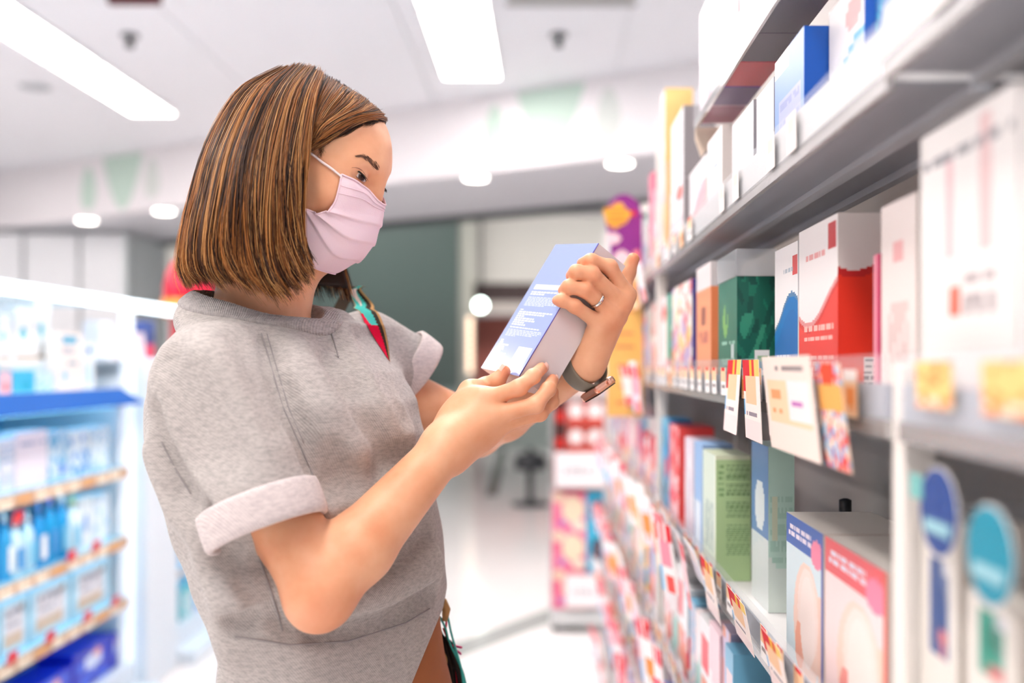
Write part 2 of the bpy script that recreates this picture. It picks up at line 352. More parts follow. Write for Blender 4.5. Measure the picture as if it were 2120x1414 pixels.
for nm, (zb, zt, xf) in LV.items():
    th = .016
    s = empty('shelf', (xf, 2.2, zb)); s.parent = rack; s.location = Vector((xf, 2.2, zb))-rack.location
    for (y0, y1) in ((.22, .70), (.725, 2.25), (2.275, 4.1)):
        xx = xf if nm != 'upper' or y0 > .5 else xf-.012
        top = zb+th
        box('board', xx+.004, .44 if nm != 'upper' else .40, y0, y1, zb+.003, top, M_shelf, s)
        box('underside_shade_plate', xx+.005, .43 if nm != 'upper' else .395, y0+.001, y1-.001, zb+.0005, zb+.0029, mat('underside_shade', (146, 148, 156), rough=.35), s)  # darker sheet added so the shelf bottom looks shaded
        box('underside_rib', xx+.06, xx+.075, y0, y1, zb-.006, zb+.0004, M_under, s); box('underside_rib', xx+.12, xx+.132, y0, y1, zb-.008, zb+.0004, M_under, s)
        box('lip', xx-.002, xx+.004, y0, y1, zb-.004, zb+.010, M_lip, s)
        if nm == 'upper': box('rail', xx, xx+.004, y0, y1, zb+.010, zt-.004, M_shelf, s)
        else: box('rail', xx+.001, xx+.004, y0, y1, zb+.010, zb+.036, M_strip2, s)
        box('clear_guard', xx-.0035, xx-.002, y0, y1, zb+.006, zt, M_clear, s)
    SURF[nm] = zb+th; SHELF[nm] = s
# rail tickets, all along every rail
for nm, (zb, zt, xf) in LV.items():
    y = .42; k = 0
    while y < 4.02:
        wd = .034+.006*random.random()
        far = y > 2.25
        if not (.69 < y < .74 or 2.24 < y < 2.29) and random.random() < (.9 if nm != 'upper' else .55):
            b, p = tag_prints(0 if (nm in ('middle',) and 1.4 < y < 1.75) else random.choice((0, 0, 1))) if nm != 'upper' or y > 1.55 or y < .7 else ((240, 232, 230), [('r', .1, .5, .9, .9, (246, 220, 204))])
            near = nm == 'middle' and y < .68
            if near: b, p, wd = (240, 218, 190), [('r', .05, .3, .95, .95, (246, 200, 130)), ('m', 1.6, .3, (236, 150, 90), y*9)], .058
            ticket(SHELF[nm], y, xf-.0052-(.012 if nm == 'upper' and y < .7 else 0), zb+(.022 if near else .008), zb+(.052 if near else .046), wd, b, p)
        y += .055+.03*random.random()+(.03 if nm == 'upper' or (nm == 'middle' and y < .68) else 0)
# hanging promotion flags: far, too small to single out -> sub-parts of their shelf
for nm, (zb, zt, xf) in LV.items():
    y = 2.3 if nm in ('upper', 'middle') else (1.62 if nm == 'lower' else 1.25)
    while y < 4.05:
        if not 2.22 < y < 2.3:
            b, p = tag_prints(2 if random.random() < .7 else 1)
            if random.random() < .6: b = random.choice(((250, 220, 224), (252, 240, 240), (246, 200, 210)))
            p = [q[:5]+(random.choice(((248, 206, 210), (240, 150, 168), (250, 232, 232))),) if q[0] == 'r' and q[5] in (PEACH, (246, 200, 70), (246, 214, 110)) else q for q in p]
            ticket(SHELF[nm], y, xf-.012-.01*random.random(), zb-.05-.02*random.random(), zb+.045+.02*random.random(), .045+.015*random.random(), b, p, dx=-.008-.012*random.random(), name='promo_tag', tilt=random.uniform(-.03, .008))
        y += random.uniform(.055, .1)
# the large flags near enough to single out
def flag(y, x, z0, z1, wd, b, p, label, dx=-.01, tilt=0.0, nf=(14, 20), name='promo_flag', cat='price flag'):
    o = ticket(None, y, x, z0, z1, wd, b, p, dx=dx, tilt=tilt, nf=nf, name=name); tag(o, label, cat, 'promotion flags on the rack'); return o
def flagprint(seed):
    return (250, 236, 230), [('r', 0, .62, .3, 1, RED), ('r', .3, .82, .45, 1, RED), ('r', .45, .8, .6, 1, (246, 190, 60)), ('r', .6, .8, .75, 1, (226, 64, 60)), ('r', .75, .8, 1, 1, (246, 210, 120)), ('r', .12, .45, .8, .78, PEACH), ('r', .12, .44, .8, .46, RED), ('t', .15, .3, .8, .42, 3, (150, 140, 150), seed), ('r', .0, .3, .1, .5, (120, 186, 232)), ('r', 0, 0, 1, .27, (246, 226, 224))]
for i, (px0, px1, py0, py1, lab) in enumerate(((1490, 1526, 745, 895, 'red topped price flag hanging below the orange carton'), (1535, 1580, 745, 912, 'red topped price flag hanging below the dark green carton'), (1584, 1612, 745, 905, 'narrow red flag half behind the large beige price card'))):
    X = .236; ya, yb = Yof(px0, X), Yof(px1, X); yc = (ya+yb)/2
    b, p = flagprint(i)
    flag(yc, X, P(0, py1, yc).z, P(0, py0, yc).z, (ya-yb)*.9, b, p, lab, dx=-.004 if i else .006, tilt=.004)
X = .222
flag((Yof(1585, X)+Yof(1685, X))/2, X+.006, P(0, 945, Yof(1640, X)).z, P(0, 737, Yof(1640, X)).z, Yof(1585, X)-Yof(1685, X), (243, 226, 216), [('t', .2, .84, .9, .9, 1, (150, 140, 140), 2), ('r', .08, .28, .9, .76, (248, 212, 176)), ('r', .5, .34, .9, .74, (246, 234, 234)), ('r', .55, .5, .75, .54, (196, 120, 190)), ('t', .12, .4, .36, .72, 5, (238, 160, 110), 1)], 'large beige price card leaning out from the middle shelf', name='price_card', cat='price card')
X = .226
flag(Yof(1715, X), X+.008, P(0, 972, Yof(1715, X)).z, P(0, 752, Yof(1715, X)).z, .07, (248, 220, 200), [('m', 2.2, .1, (230, 70, 66), 1), ('m', 3, .3, (130, 190, 230), 3), ('r', 0, .55, 1, .8, (240, 176, 96)), ('r', .2, .8, .7, 1, (228, 80, 54))], 'colourful orange and red card flag beside the red and white carton')
for i, (px0, px1, py0, py1, lab) in enumerate(((1465, 1492, 1160, 1275, 'red edged flag under the light green carton'), (1525, 1562, 1232, 1335, 'red edged flag below the empty part of the lower shelf'), (1598, 1640, 1320, 1440, 'red edged flag below the blue baby pack'))):
    X = .238; yc = (Yof(px0, X)+Yof(px1, X))/2; b, p = flagprint(i+5)
    flag(yc, X, P(0, py1, yc).z, P(0, py0, yc).z, (Yof(px0, X)-Yof(px1, X)), b, p, lab, dx=-.012)
for i, (px0, px1, py0, py1) in enumerate(((1385, 1402, 1058, 1130), (1408, 1430, 1092, 1170), (1438, 1466, 1125, 1205))):
    X = .242; yc = (Yof(px0, X)+Yof(px1, X))/2
    flag(yc, X, P(0, py1, yc).z, P(0, py0, yc).z, (Yof(px0, X)-Yof(px1, X)), (246, 244, 246), [('r', .12, .12, .88, .88, (222, 216, 224)), ('r', .2, .5, .8, .84, (240, 222, 220))], 'white framed ticket on the lower shelf, ' + ('farthest', 'middle', 'nearest')[i] + ' of three', dx=-.02)
# ---- cartons
def prod(label, shelf, X, pa, pb, ztop, depth, base, front=(), side=None, top=None, z0=None, m=None, nf=(14, 20), ns=(10, 20), name='product_carton', bottom=None):
    z = SURF[shelf] if z0 is None else z0
    return carton(name, X, X+depth, Yof(pb, X)+.0008, Yof(pa, X)-.0008, z+.0005, ztop, base, front, side, top, None, m, nf, ns, label, 'box', 'cartons on the rack', bottom)
W, IV = (242, 238, 238), (240, 232, 226)
# middle shelf
prod('white and teal carton on the middle shelf beside the second upright', 'middle', .258, 1368, 1388, 1.348, .05, (246, 226, 230), [('r', 0, 0, .35, 1, (40, 168, 148)), ('e', .65, .8, .2, .1, (222, 60, 80)), ('r', 0, 0, .3, .25, (226, 60, 120))], ((40, 160, 140), ()))
prod('white carton with orange and lilac print and navy side on the middle shelf', 'middle', .260, 1391, 1433, 1.354, .05, (248, 238, 228), [('m', 1.6, .05, (244, 190, 110), 1), ('m', 1.3, .25, (186, 166, 206), 4), ('r', .1, .75, .5, .95, (250, 244, 240)), ('m', 2.4, .45, (232, 120, 110), 2)], ((44, 54, 140), ()))
prod('peach orange carton with clear top on the middle shelf beside the green one', 'middle', .256, 1442, 1472, 1.361, .047, (240, 160, 120), [('r', 0, .82, 1, 1, (232, 222, 222)), ('e', .5, .58, .16, .09, (150, 90, 84)), ('t', .2, .35, .8, .48, 3, (190, 110, 100), 2), ('r', .05, .08, .95, .14, (226, 140, 96))], ((236, 138, 92), [('r', 0, .82, 1, 1, (214, 208, 210)), ('e', .5, .4, .2, .06, (150, 90, 80))]))
gr = prod('dark green carton with leaf print and white barcode sticker on the middle shelf', 'middle', .255, 1487, 1526, 1.318, .051, (52, 118, 98), [('e', .6, .62, .14, .16, (124, 178, 100)), ('e', .55, .68, .05, .1, (52, 118, 98)), ('t', .1, .35, .8, .45, 2, (140, 190, 172), 1), ('r', .15, .0, .3, .4, (190, 206, 204)), ('t', .1, .1, .8, .3, 4, (120, 170, 150), 3)], ((14, 92, 76), [('m', 1.6, .2, (24, 112, 90), 2), ('m', 2.1, .35, (10, 76, 66), 5), ('m', 1.2, .5, (48, 140, 112), 1), ('r', .46, .12, .86, .36, (240, 240, 240)), ('r', .52, .17, .8, .3, (90, 150, 170)), ('r', .52, .26, .8, .3, (150, 190, 150))]), (20, 90, 76), nf=(20, 32), ns=(26, 40))
x0, x1, y0, y1 = .2535, .3075, Yof(1526, .255)-.001, Yof(1487, .255)+.001
box('clear_sleeve', x0, x1, y0, y1, 1.3185, 1.3545, mat('clear_box_film', (226, 230, 236), rough=.05, alpha=.35, spec=.8), gr, .0008)
prod('blue carton with white wave top and small red logo on the middle shelf', 'middle', .290, 1604, 1652, 1.343, .05, W, [('w', .56, .12, .1, .6, (90, 130, 170)), ('w', .53, .12, .1, .6, (28, 118, 190)), ('w', .44, .12, .1, .6, (30, 110, 184)), ('r', .02, .78, .22, .92, (214, 70, 70)), ('t', .3, .12, .9, .26, 3, (170, 206, 232), 2), ('t', .2, .8, .6, .86, 1, (180, 190, 200), 2)], ((228, 228, 230), ()), nf=(60, 70))
prod('large red and white carton with wave print on the middle shelf', 'middle', .290, 1654, 1735, 1.351, .052, (240, 234, 234), [('w', .56, .13, .35, .55, (226, 150, 150)), ('w', .53, .13, .35, .55, (214, 62, 58)), ('w', .5, .13, .35, .55, (236, 74, 66)), ('r', .04, .82, .22, .97, (196, 44, 52)), ('t', .1, .3, .85, .42, 2, (248, 190, 180), 1), ('t', .1, .1, .85, .24, 4, (246, 176, 166), 4), ('t', .3, .78, .8, .84, 1, (230, 160, 160), 4)], ((236, 228, 224), [('w', .74, .05, .6, .5, (206, 44, 44)), ('w', .7, .05, .6, .5, (238, 60, 40)), ('r', .5, .06, .85, .22, (238, 230, 226)), ('t', .5, .06, .85, .22, 5, (90, 80, 90), 1)]), nf=(80, 90), ns=(40, 90))
prod('slim pink carton on the middle shelf behind the near upright', 'middle', .300, 1808, 1822, 1.30, .05, (236, 150, 168), [('r', .0, 0, .4, 1, (206, 40, 100))], ((200, 36, 96), ()))
prod('tall white carton with faint red mark just before the near upright', 'middle', .300, 1824, 1898, 1.340, .06, (244, 232, 228), [('e', .5, .75, .2, .05, (240, 180, 180)), ('t', .2, .2, .8, .5, 6, (228, 206, 202), 2)], ((238, 226, 220), ()))
prod('big white carton with pink print in the near bay of the middle shelf', 'middle', .276, 1905, 2110, 1.366, .08, (232, 228, 226), [('r', .25, .55, .35, .95, (224, 190, 190)), ('r', .62, .5, .7, .9, (224, 186, 190)), ('t', .05, .86, .95, .93, 1, (140, 140, 146), 3), ('r', .1, .3, .9, .52, (238, 232, 230)), ('e', .6, .38, .06, .06, (222, 110, 90)), ('t', .2, .32, .5, .46, 3, (176, 168, 170), 2), ('r', 0, 0, 1, .1, (238, 210, 208))], ((226, 220, 216), ()), nf=(26, 30))
prod('big white carton at the right picture edge in the near bay', 'middle', .276, 2112, 2330, 1.36, .08, (230, 226, 226), [('r', .3, .4, .45, .9, (222, 184, 190)), ('t', .1, .8, .9, .9, 2, (150, 150, 156), 3), ('r', .6, .1, .9, .4, (180, 200, 214))], ((226, 220, 216), ()), nf=(20, 24))
# upper shelf
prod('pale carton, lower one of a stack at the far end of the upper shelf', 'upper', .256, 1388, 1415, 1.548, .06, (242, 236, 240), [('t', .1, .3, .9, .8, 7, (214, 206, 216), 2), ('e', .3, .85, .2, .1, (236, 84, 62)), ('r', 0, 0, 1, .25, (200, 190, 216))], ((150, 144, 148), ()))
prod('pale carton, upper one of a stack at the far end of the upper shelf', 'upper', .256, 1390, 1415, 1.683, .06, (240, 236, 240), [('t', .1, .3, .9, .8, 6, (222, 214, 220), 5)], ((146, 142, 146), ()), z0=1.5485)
prod('pink and white carton under the yellow one on the upper shelf', 'upper', .256, 1368, 1377, 1.635, .06, (246, 226, 228), [('m', 1.5, .2, (238, 176, 190), 2), ('r', .1, .1, .4, .6, (244, 214, 140))], ((236, 200, 150), ()))
prod('yellow sided carton on top of the far upper shelf stack', 'upper', .256, 1368, 1377, 1.794, .06, (246, 224, 222), [('m', 1.2, .2, (246, 200, 190), 2)], ((252, 208, 136), ()), z0=1.6355)
prod('white carton with pink wave on the upper shelf', 'upper', .262, 1428, 1462, 1.545, .05, (244, 240, 242), [('w', .5, .2, .2, .5, (242, 176, 186)), ('w', .3, .2, .2, .5, (244, 190, 196)), ('t', .3, .6, .9, .9, 5, (190, 196, 214), 2)], ((238, 228, 222), ()), nf=(30, 50))
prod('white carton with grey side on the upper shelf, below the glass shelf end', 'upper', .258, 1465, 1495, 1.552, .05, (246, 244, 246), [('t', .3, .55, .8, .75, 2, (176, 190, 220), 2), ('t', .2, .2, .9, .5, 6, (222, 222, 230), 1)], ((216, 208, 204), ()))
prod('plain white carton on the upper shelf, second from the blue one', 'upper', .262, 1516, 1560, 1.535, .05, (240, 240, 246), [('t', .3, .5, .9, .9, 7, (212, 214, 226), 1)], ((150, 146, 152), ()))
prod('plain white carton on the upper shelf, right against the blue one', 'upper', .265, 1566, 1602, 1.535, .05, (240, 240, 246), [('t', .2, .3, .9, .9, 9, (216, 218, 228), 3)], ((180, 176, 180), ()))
prod('light blue carton with bright blue side on the upper shelf', 'upper', .265, 1604, 1665, 1.548, .052, (122, 158, 222), [('w', .22, .05, 0, 1, (226, 230, 244)), ('r', .1, .34, .85, .6, (168, 176, 214)), ('t', .14, .36, .8, .58, 5, (140, 150, 200), 2), ('r', .5, .85, 1, 1, (246, 240, 244))], ((8, 84, 178), ()), nf=(20, 30))
prod('white carton with light blue swirl on the upper shelf', 'upper', .29, 1716, 1790, 1.56, .05, (240, 236, 236), [('w', .55, .1, .2, .6, (120, 190, 226)), ('w', .5, .1, .2, .6, (200, 214, 240)), ('e', .3, .8, .2, .1, (240, 180, 180))], ((60, 110, 200), ()))
prod('teal blue carton on the upper shelf at the near end', 'upper', .30, 1812, 1866, 1.55, .05, (20, 120, 190), [('m', 1.5, .2, (40, 190, 210), 2), ('r', .6, 0, 1, .5, (24, 70, 160))], ((20, 70, 150), ()))
prod('red carton on the upper shelf behind the blue one', 'upper', .322, 1700, 1745, 1.585, .05, (222, 64, 66), (), ((222, 64, 66), ()))
# clear top shelf with steel lip and the cartons standing on it (their bottoms show through)
ts = empty('shelf', (.25, 1.8, 1.595)); ts.parent = rack; ts.location = Vector((.25, 1.8, 1.595))-rack.location
box('clear_plate', .252, .44, .95, 1.66, 1.595, 1.600, mat('clear_shelf_plate', (240, 240, 244), rough=.05, alpha=.07, spec=.4), ts); box('lip', .248, .252, .95, 1.66, 1.592, 1.606, mat('chrome', (226, 224, 222), rough=.12, metal=.9), ts)
box('clear_guard', .2465, .248, .95, 1.66, 1.597, 1.65, M_clear, ts)
prism('bracket', [(0, 0), (0, -.02), (.01, -.05), (.03, -.025), (.09, -.018), (.19, -.018), (.19, 0)], (.25, 1.664, 1.597), (1, 0, 0), (0, 0, 1), (0, 1, 0), .006, mat('cream_bracket', (232, 214, 196), rough=.4), ts)
SURF['top'] = 1.6002
for i, (pa, pb, bs, fr, sd, bt, lab) in enumerate((
    (1449, 1472, (246, 236, 244), [('r', 0, 0, .3, 1, (236, 190, 200)), ('r', .5, .3, .8, .8, (190, 206, 240))], (238, 200, 206), (150, 66, 96), 'white and pink carton at the far end of the clear top shelf'),
    (1473, 1497, (240, 238, 250), [('r', 0, 0, .14, 1, (110, 84, 190)), ('e', .6, .4, .3, .3, (208, 222, 246))], (104, 80, 180), (96, 56, 110), 'white carton with violet edge on the clear top shelf'),
    (1498, 1530, (248, 234, 238), [('m', 1.5, .3, (238, 160, 170), 2), ('r', 0, 0, .1, 1, (200, 44, 70))], (196, 40, 64), (196, 36, 50), 'white carton with red edge and red bottom on the clear top shelf'),
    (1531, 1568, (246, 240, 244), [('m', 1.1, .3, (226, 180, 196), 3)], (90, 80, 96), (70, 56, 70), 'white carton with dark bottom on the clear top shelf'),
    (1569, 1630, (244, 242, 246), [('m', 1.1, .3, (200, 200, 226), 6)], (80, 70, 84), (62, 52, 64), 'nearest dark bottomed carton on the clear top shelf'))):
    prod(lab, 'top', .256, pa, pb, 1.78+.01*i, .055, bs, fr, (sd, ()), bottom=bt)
# lower shelf
prod('blue mottled carton on the lower shelf beside the red one', 'lower', .26, 1370, 1384, 1.083, .05, (44, 150, 206), [('m', 1.8, .1, (120, 200, 226), 2), ('m', 1.5, .45, (80, 100, 110), 5), ('e', .3, .5, .2, .1, (226, 46, 84))], ((40, 130, 190), ()))
prod('red carton on the lower shelf with pink and white print', 'lower', .262, 1386, 1405, 1.076, .07, (238, 84, 90), [('m', 1.8, .2, (250, 220, 224), 4), ('e', .6, .3, .3, .1, (240, 60, 90))], ((236, 76, 74), ()), (176, 52, 62))
prod('pale lilac carton on the lower shelf between red and light blue', 'lower', .268, 1418, 1436, 1.062, .05, (226, 214, 226), [('m', 1.3, .3, (240, 240, 244), 2)], ((206, 200, 214), ()))
prod('light blue carton on the lower shelf behind the green one', 'lower', .254, 1438, 1454, 1.07, .05, (150, 188, 232), [('r', .2, .1, .9, .5, (220, 232, 244))], ((150, 180, 226), ()))
prod('light green carton with printed text on its side on the lower shelf', 'lower', .254, 1455, 1482, 1.064, .0525, (216, 230, 214), [('t', .2, .2, .8, .6, 8, (180, 200, 190), 2), ('r', 0, 0, .06, 1, (236, 240, 224))], ((184, 214, 156), [('r', 0, .965, 1, 1, (226, 232, 200)), ('t', .3, .8, .96, .93, 6, (104, 140, 92), 1), ('t', .3, .68, .96, .78, 5, (104, 140, 92), 2), ('t', .08, .66, .24, .93, 6, (132, 170, 112), 7), ('t', .3, .5, .96, .64, 7, (112, 148, 98), 3), ('t', .3, .2, .96, .45, 14, (120, 156, 104), 4)]), (196, 206, 176), nf=(12, 20), ns=(60, 120))
prod('pale teal carton with blue front standing slightly back on the lower shelf', 'lower', .29, 1556, 1591, 1.093, .034, (92, 134, 186), [('w', .42, .0, 0, 1, (214, 226, 226)), ('e', .5, .62, .28, .16, (226, 234, 236)), ('w', .3, .12, .2, .3, (222, 230, 228))], ((198, 228, 214), [('t', .1, .3, .9, .7, 8, (178, 214, 198), 2), ('r', .15, .45, .35, .7, (216, 222, 196)), ('w', .35, .1, .5, .4, (222, 234, 226))]), (206, 228, 218), nf=(18, 30), ns=(14, 30))
def baby(label, pa, pb, bar, body, side, blush):
    prod(label, 'lower', .27, pa, pb, 1.035, .095, body, [('e', .42, .34, .36, .40, (247, 214, 198)), ('e', .40, .40, .27, .31, (250, 228, 218)), ('e', .62, .16, .12, .16, blush), ('e', .40, .36, .2, .3, (251, 234, 226)), ('r', .045, 0, .12, .6, (244, 206, 186)), ('r', .0, .8, 1, 1, bar), ('t', .3, .84, .92, .95, 2, (238, 226, 240), 3), ('e', .16, .84, .15, .09, (246, 130, 164)), ('r', 0, 0, .045, 1, side)], ((226, 214, 204), ()), (232, 226, 218), nf=(56, 64), name='baby_care_pack')
baby('blue topped pack with baby face print on the lower shelf', 1628, 1705, (32, 88, 178), (214, 232, 238), (70, 90, 170), (244, 170, 140))
baby('red topped pack with baby face print on the lower shelf', 1708, 1838, (236, 84, 92), (248, 222, 220), (226, 96, 76), (244, 150, 140))
gd = empty('shelf_divider', (.3, .735, .876), 'clear acrylic divider with dark post behind the baby packs', 'divider')
box('clear_plate', .262, .42, .729, .7315, .877, 1.10, M_clear, gd); box('post', .40, .41, .733, .745, .877, 1.12, M_dark, gd)
box('edge', .2605, .262, .729, .7315, .877, 1.10, mat('acrylic_edge', (190, 216, 224), rough=.1), gd)
bp2 = empty('bottle_pump', (.385, 1.28, .876), 'dark bottle standing at the back of the lower shelf', 'bottle')
lathe('bottle', [(.018, 0), (.02, .004), (.02, .1), (.014, .115), (.006, .12), (.006, .135)], (.385, 1.28, .8762), mat('dark_blue_bottle', (48, 62, 92), rough=.2), bp2, 20); lathe('cap', [(.008, .135), (.008, .15), (.003, .152)], (.385, 1.28, .8762), M_dark, bp2, 14)
# near bay, lower: two white packs with round signs standing in front
for i, (pa, pb, zt, rc, dc, dpx, dpy, rx, lab) in enumerate(((1906, 1985, 1.098, (58, 84, 140), (32, 68, 138), 1940, 1060, .027, 'white pack with navy print under the blue round sign'), (2000, 2110, 1.062, (52, 150, 130), (16, 138, 164), 2046, 1150, .027, 'white pack with green print under the teal round sign'))):
    X = .262
    prod(lab, 'lower', X, pa, pb, zt, .045, (226, 220, 212), [('r', .25, (.6, .76)[i], .75, (.87, .96)[i], rc), ('r', .3, (.68, .82)[i], .6, (.8, .9)[i], (36, 70, 130) if i == 0 else (20, 120, 100)), ('e', .4, (.63, .78)[i], .14, .03, (206, 110, 110)), ('e', .32, (.84, .93)[i], .1, .025, (214, 214, 220))], ((206, 196, 186), ()), name='care_pack', nf=(20, 24))
    y = Yof(dpx, X-.016); c = Vector((X-.016, y, P(0, dpy, y).z))
    t = empty('round_sign', c, ('dark blue' if i == 0 else 'teal')+' round shelf sign in the near bay', 'sign', 'round shelf signs')
    ring = [(rx*1.05*math.cos(a*math.pi/16), rx*math.sin(a*math.pi/16)) for a in range(32)]
    prism('disc', ring, c, (0, 1, 0), (0, 0, 1), (1, 0, 0), .001, mat('sign_disc_%d' % i, dc, rough=.35), t)
    prism('band', [(-.02, -.014), (.02, -.014), (.02, -.006), (-.02, -.006)], c+Vector((-.0006, 0, 0)), (0, 1, 0), (0, 0, 1), (1, 0, 0), .0005, mat('sign_print', (150, 196, 206), rough=.5), t)
    prism('rim', [(a*1.06, b*1.06) for a, b in ring], c+Vector((.0012, 0, 0)), (0, 1, 0), (0, 0, 1), (1, 0, 0), .0006, mat('sign_rim', (232, 230, 226), rough=.4), t)
    tube('stem', [c+Vector((.002, 0, -.02)), c+Vector((.006, 0, -rx-.02)), c+Vector((.012, 0, -.09))], .0009, M_clear, t, 6)
    if i == 0: prism('tab', [(0, -.008), (.022, -.008), (.022, .008), (0, .008)], c+Vector((-.0005, .024, .012)), (0, 1, 0), (0, 0, 1), (1, 0, 0), .0008, mat('teal_tab', (120, 186, 182), rough=.4), t)
# ---- rows of cartons that fill the rest of the rack
PAL = [(246, 214, 222), (250, 236, 238), (240, 120, 150), (244, 244, 246), (236, 70, 90), (120, 190, 226), (250, 214, 150), (226, 208, 234), (170, 214, 206), (248, 226, 210), (240, 150, 120), (90, 120, 200), (252, 246, 240), (242, 190, 206)]
CN = ['pale pink', 'off white', 'rose pink', 'white', 'red', 'sky blue', 'yellow', 'lilac', 'mint', 'cream', 'coral', 'blue', 'ivory', 'blush']
ORD = ['first', 'second', 'third', 'fourth', 'fifth', 'sixth', 'seventh', 'eighth', 'ninth', 'tenth', 'eleventh', 'twelfth', 'thirteenth', 'fourteenth', 'fifteenth', 'sixteenth', 'seventeenth', 'eighteenth', 'nineteenth', 'twentieth', 'twenty-first', 'twenty-second', 'twenty-third', 'twenty-fourth', 'twenty-fifth', 'twenty-sixth', 'twenty-seventh', 'twenty-eighth']
SN = {'upper': 'upper shelf', 'middle': 'middle shelf', 'lower': 'lower shelf', 'fourth': 'fourth shelf down', 'fifth': 'fifth shelf down', 'base': 'bottom shelf'}
def fill(shelf, ya, yb, hmin, hmax, where, wmin=.06, wmax=.1, pal=None, start=0):
    y = ya; n = 0; xf = LV[shelf][2]
    while y < yb-wmin and n < len(ORD):
        wd = min(random.uniform(wmin, wmax), yb-y); k = random.choice(pal) if pal else random.randrange(len(PAL))
        c = PAL[k]; c2 = PAL[(k*5+3) % len(PAL)]; h = random.uniform(hmin, hmax); z = SURF[shelf]+.0005; x = xf+.008+random.random()*.012
        fr = [random.choice((('m', random.uniform(1.2, 2.4), .15, c2, random.random()*6), ('w', random.uniform(.3, .6), .1, random.random(), .7, c2), ('r', .1, .5, .9, .85, c2))), ('t', .12, .1, .88, .4, 4, PAL[(k+7) % len(PAL)], random.random()*5)]
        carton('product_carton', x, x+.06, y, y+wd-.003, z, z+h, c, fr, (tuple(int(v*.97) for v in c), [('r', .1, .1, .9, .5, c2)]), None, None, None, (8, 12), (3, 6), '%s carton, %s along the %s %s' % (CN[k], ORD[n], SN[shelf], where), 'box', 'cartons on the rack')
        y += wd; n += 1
fill('upper', 2.30, 4.05, .14, .28, 'beyond the far upright')
fill('middle', 2.30, 4.05, .13, .2, 'beyond the far upright', pal=[0, 1, 3, 11, 2, 5, 12])
fill('lower', 2.30, 4.05, .13, .2, 'beyond the far upright', pal=[0, 2, 3, 5, 4, 13, 1])
fill('fourth', 2.30, 4.05, .12, .18, 'beyond the far upright'); fill('fifth', 2.30, 4.05, .09, .13, 'beyond the far upright'); fill('base', 2.30, 4.05, .12, .18, 'beyond the far upright')
fill('fourth', 1.36, 2.22, .14, .2, 'between the two uprights', pal=[7, 3, 12, 5, 1, 0])
fill('fourth', .78, 1.35, .14, .2, 'nearest the camera', pal=[12, 3, 7, 0])
fill('fifth', 1.5, 2.22, .1, .14, 'between the two uprights'); fill('base', 1.8, 2.22, .14, .18, 'between the two uprights')
fill('upper', .30, .68, .12, .2, 'in the near bay')
fill('middle', 1.0, 1.0, .1, .1, '')
fill('lower', 1.76, 2.09, .13, .16, 'behind the red carton row', .05, .07) if False else None

# ---------------------------------------------------------------- hanging lollipop banner, floor display
bn = empty('hanging_banner', (.25, 2.56, 1.1), 'purple and yellow banner with round top sticking out from the rack', 'banner')
bx0, bx1 = P(1254, 0, 2.56).x, P(1330, 0, 2.56).x; zt, zm, zb_ = P(0, 402, 2.56).z, P(0, 612, 2.56).z, P(0, 862, 2.56).z
cx = (bx0+bx1)/2-.001; rr = (bx1-bx0)/2
M_pur = mat('banner_purple', (142, 44, 142), rough=.4); M_yel = mat('banner_yellow', (250, 204, 120), rough=.4, noise=(9, .5, (247, 186, 100))); M_blob = mat('banner_amber', (250, 184, 66), rough=.4); M_pk = mat('banner_pink', (246, 214, 222), rough=.4); M_rd = mat('banner_red', (224, 44, 60), rough=.4); M_txt = mat('banner_text', (214, 130, 90), rough=.5)
head = [(cx+rr*1.02*math.cos(a), zt-rr*1.35+rr*1.35*math.sin(a)) for a in [math.pi*k/20 for k in range(21)]]
prism('header', head+[(cx-rr*.92, zt-rr*1.9), (cx-rr*.7, zt-rr*2.6), (cx-rr*.8, zm+.03), (cx-rr, zm-.01), (cx-rr, zm-.03), (cx+rr, zm-.03)], (0, 2.56, 0), (1, 0, 0), (0, 0, 1), (0, 1, 0), .003, M_pur, bn)
prism('panel', [(bx0+.003, zb_), (bx1+.002, zb_), (bx1, zm+.01), (cx+.3*rr, zm+.0), (bx0+.001, zm-.01)], (0, 2.556, 0), (1, 0, 0), (0, 0, 1), (0, 1, 0), .003, M_yel, bn)
def blobs(name, c, rx, rz, m, seed, y=2.557):
    pts = [(c[0]+rx*(1+.13*math.sin(5*t+seed))*math.cos(t), c[1]+rz*(1+.15*math.cos(4*t+seed*2))*math.sin(t)) for t in [k/28*2*math.pi for k in range(28)]]
    prism(name, pts, (0, y, 0), (1, 0, 0), (0, 0, 1), (0, 1, 0), .002, m, bn)
def bp(px, py): q = P(px, py, 2.56); return (q.x, q.z)
blobs('emblem', bp(1277, 446), .034, .03, M_blob, .5)
for k, (px, py, wd) in enumerate(((1268, 436, .028), (1287, 436, .026), (1276, 449, .042), (1272, 460, .03), (1288, 459, .02))):
    q = bp(px, py); prism('emblem_stroke', [(q[0]-wd/2, q[1]-.002), (q[0]+wd/2, q[1]-.001), (q[0]+wd/2, q[1]+.002), (q[0]-wd/2, q[1]+.001)], (0, 2.5555, 0), (1, 0, 0), (0, 0, 1), (0, 1, 0), .001, mat('emblem_stroke', (206, 120, 60)), bn)
blobs('emblem_dot', bp(1311, 442), .007, .008, M_rd, 1); blobs('cloud', bp(1270, 494), .018, .015, M_pk, 2); blobs('cloud', bp(1288, 540), .026, .025, M_pk, 3)
blobs('cloud', bp(1315, 570), .012, .03, mat('banner_peach', (250, 206, 160), rough=.4), 1.5)
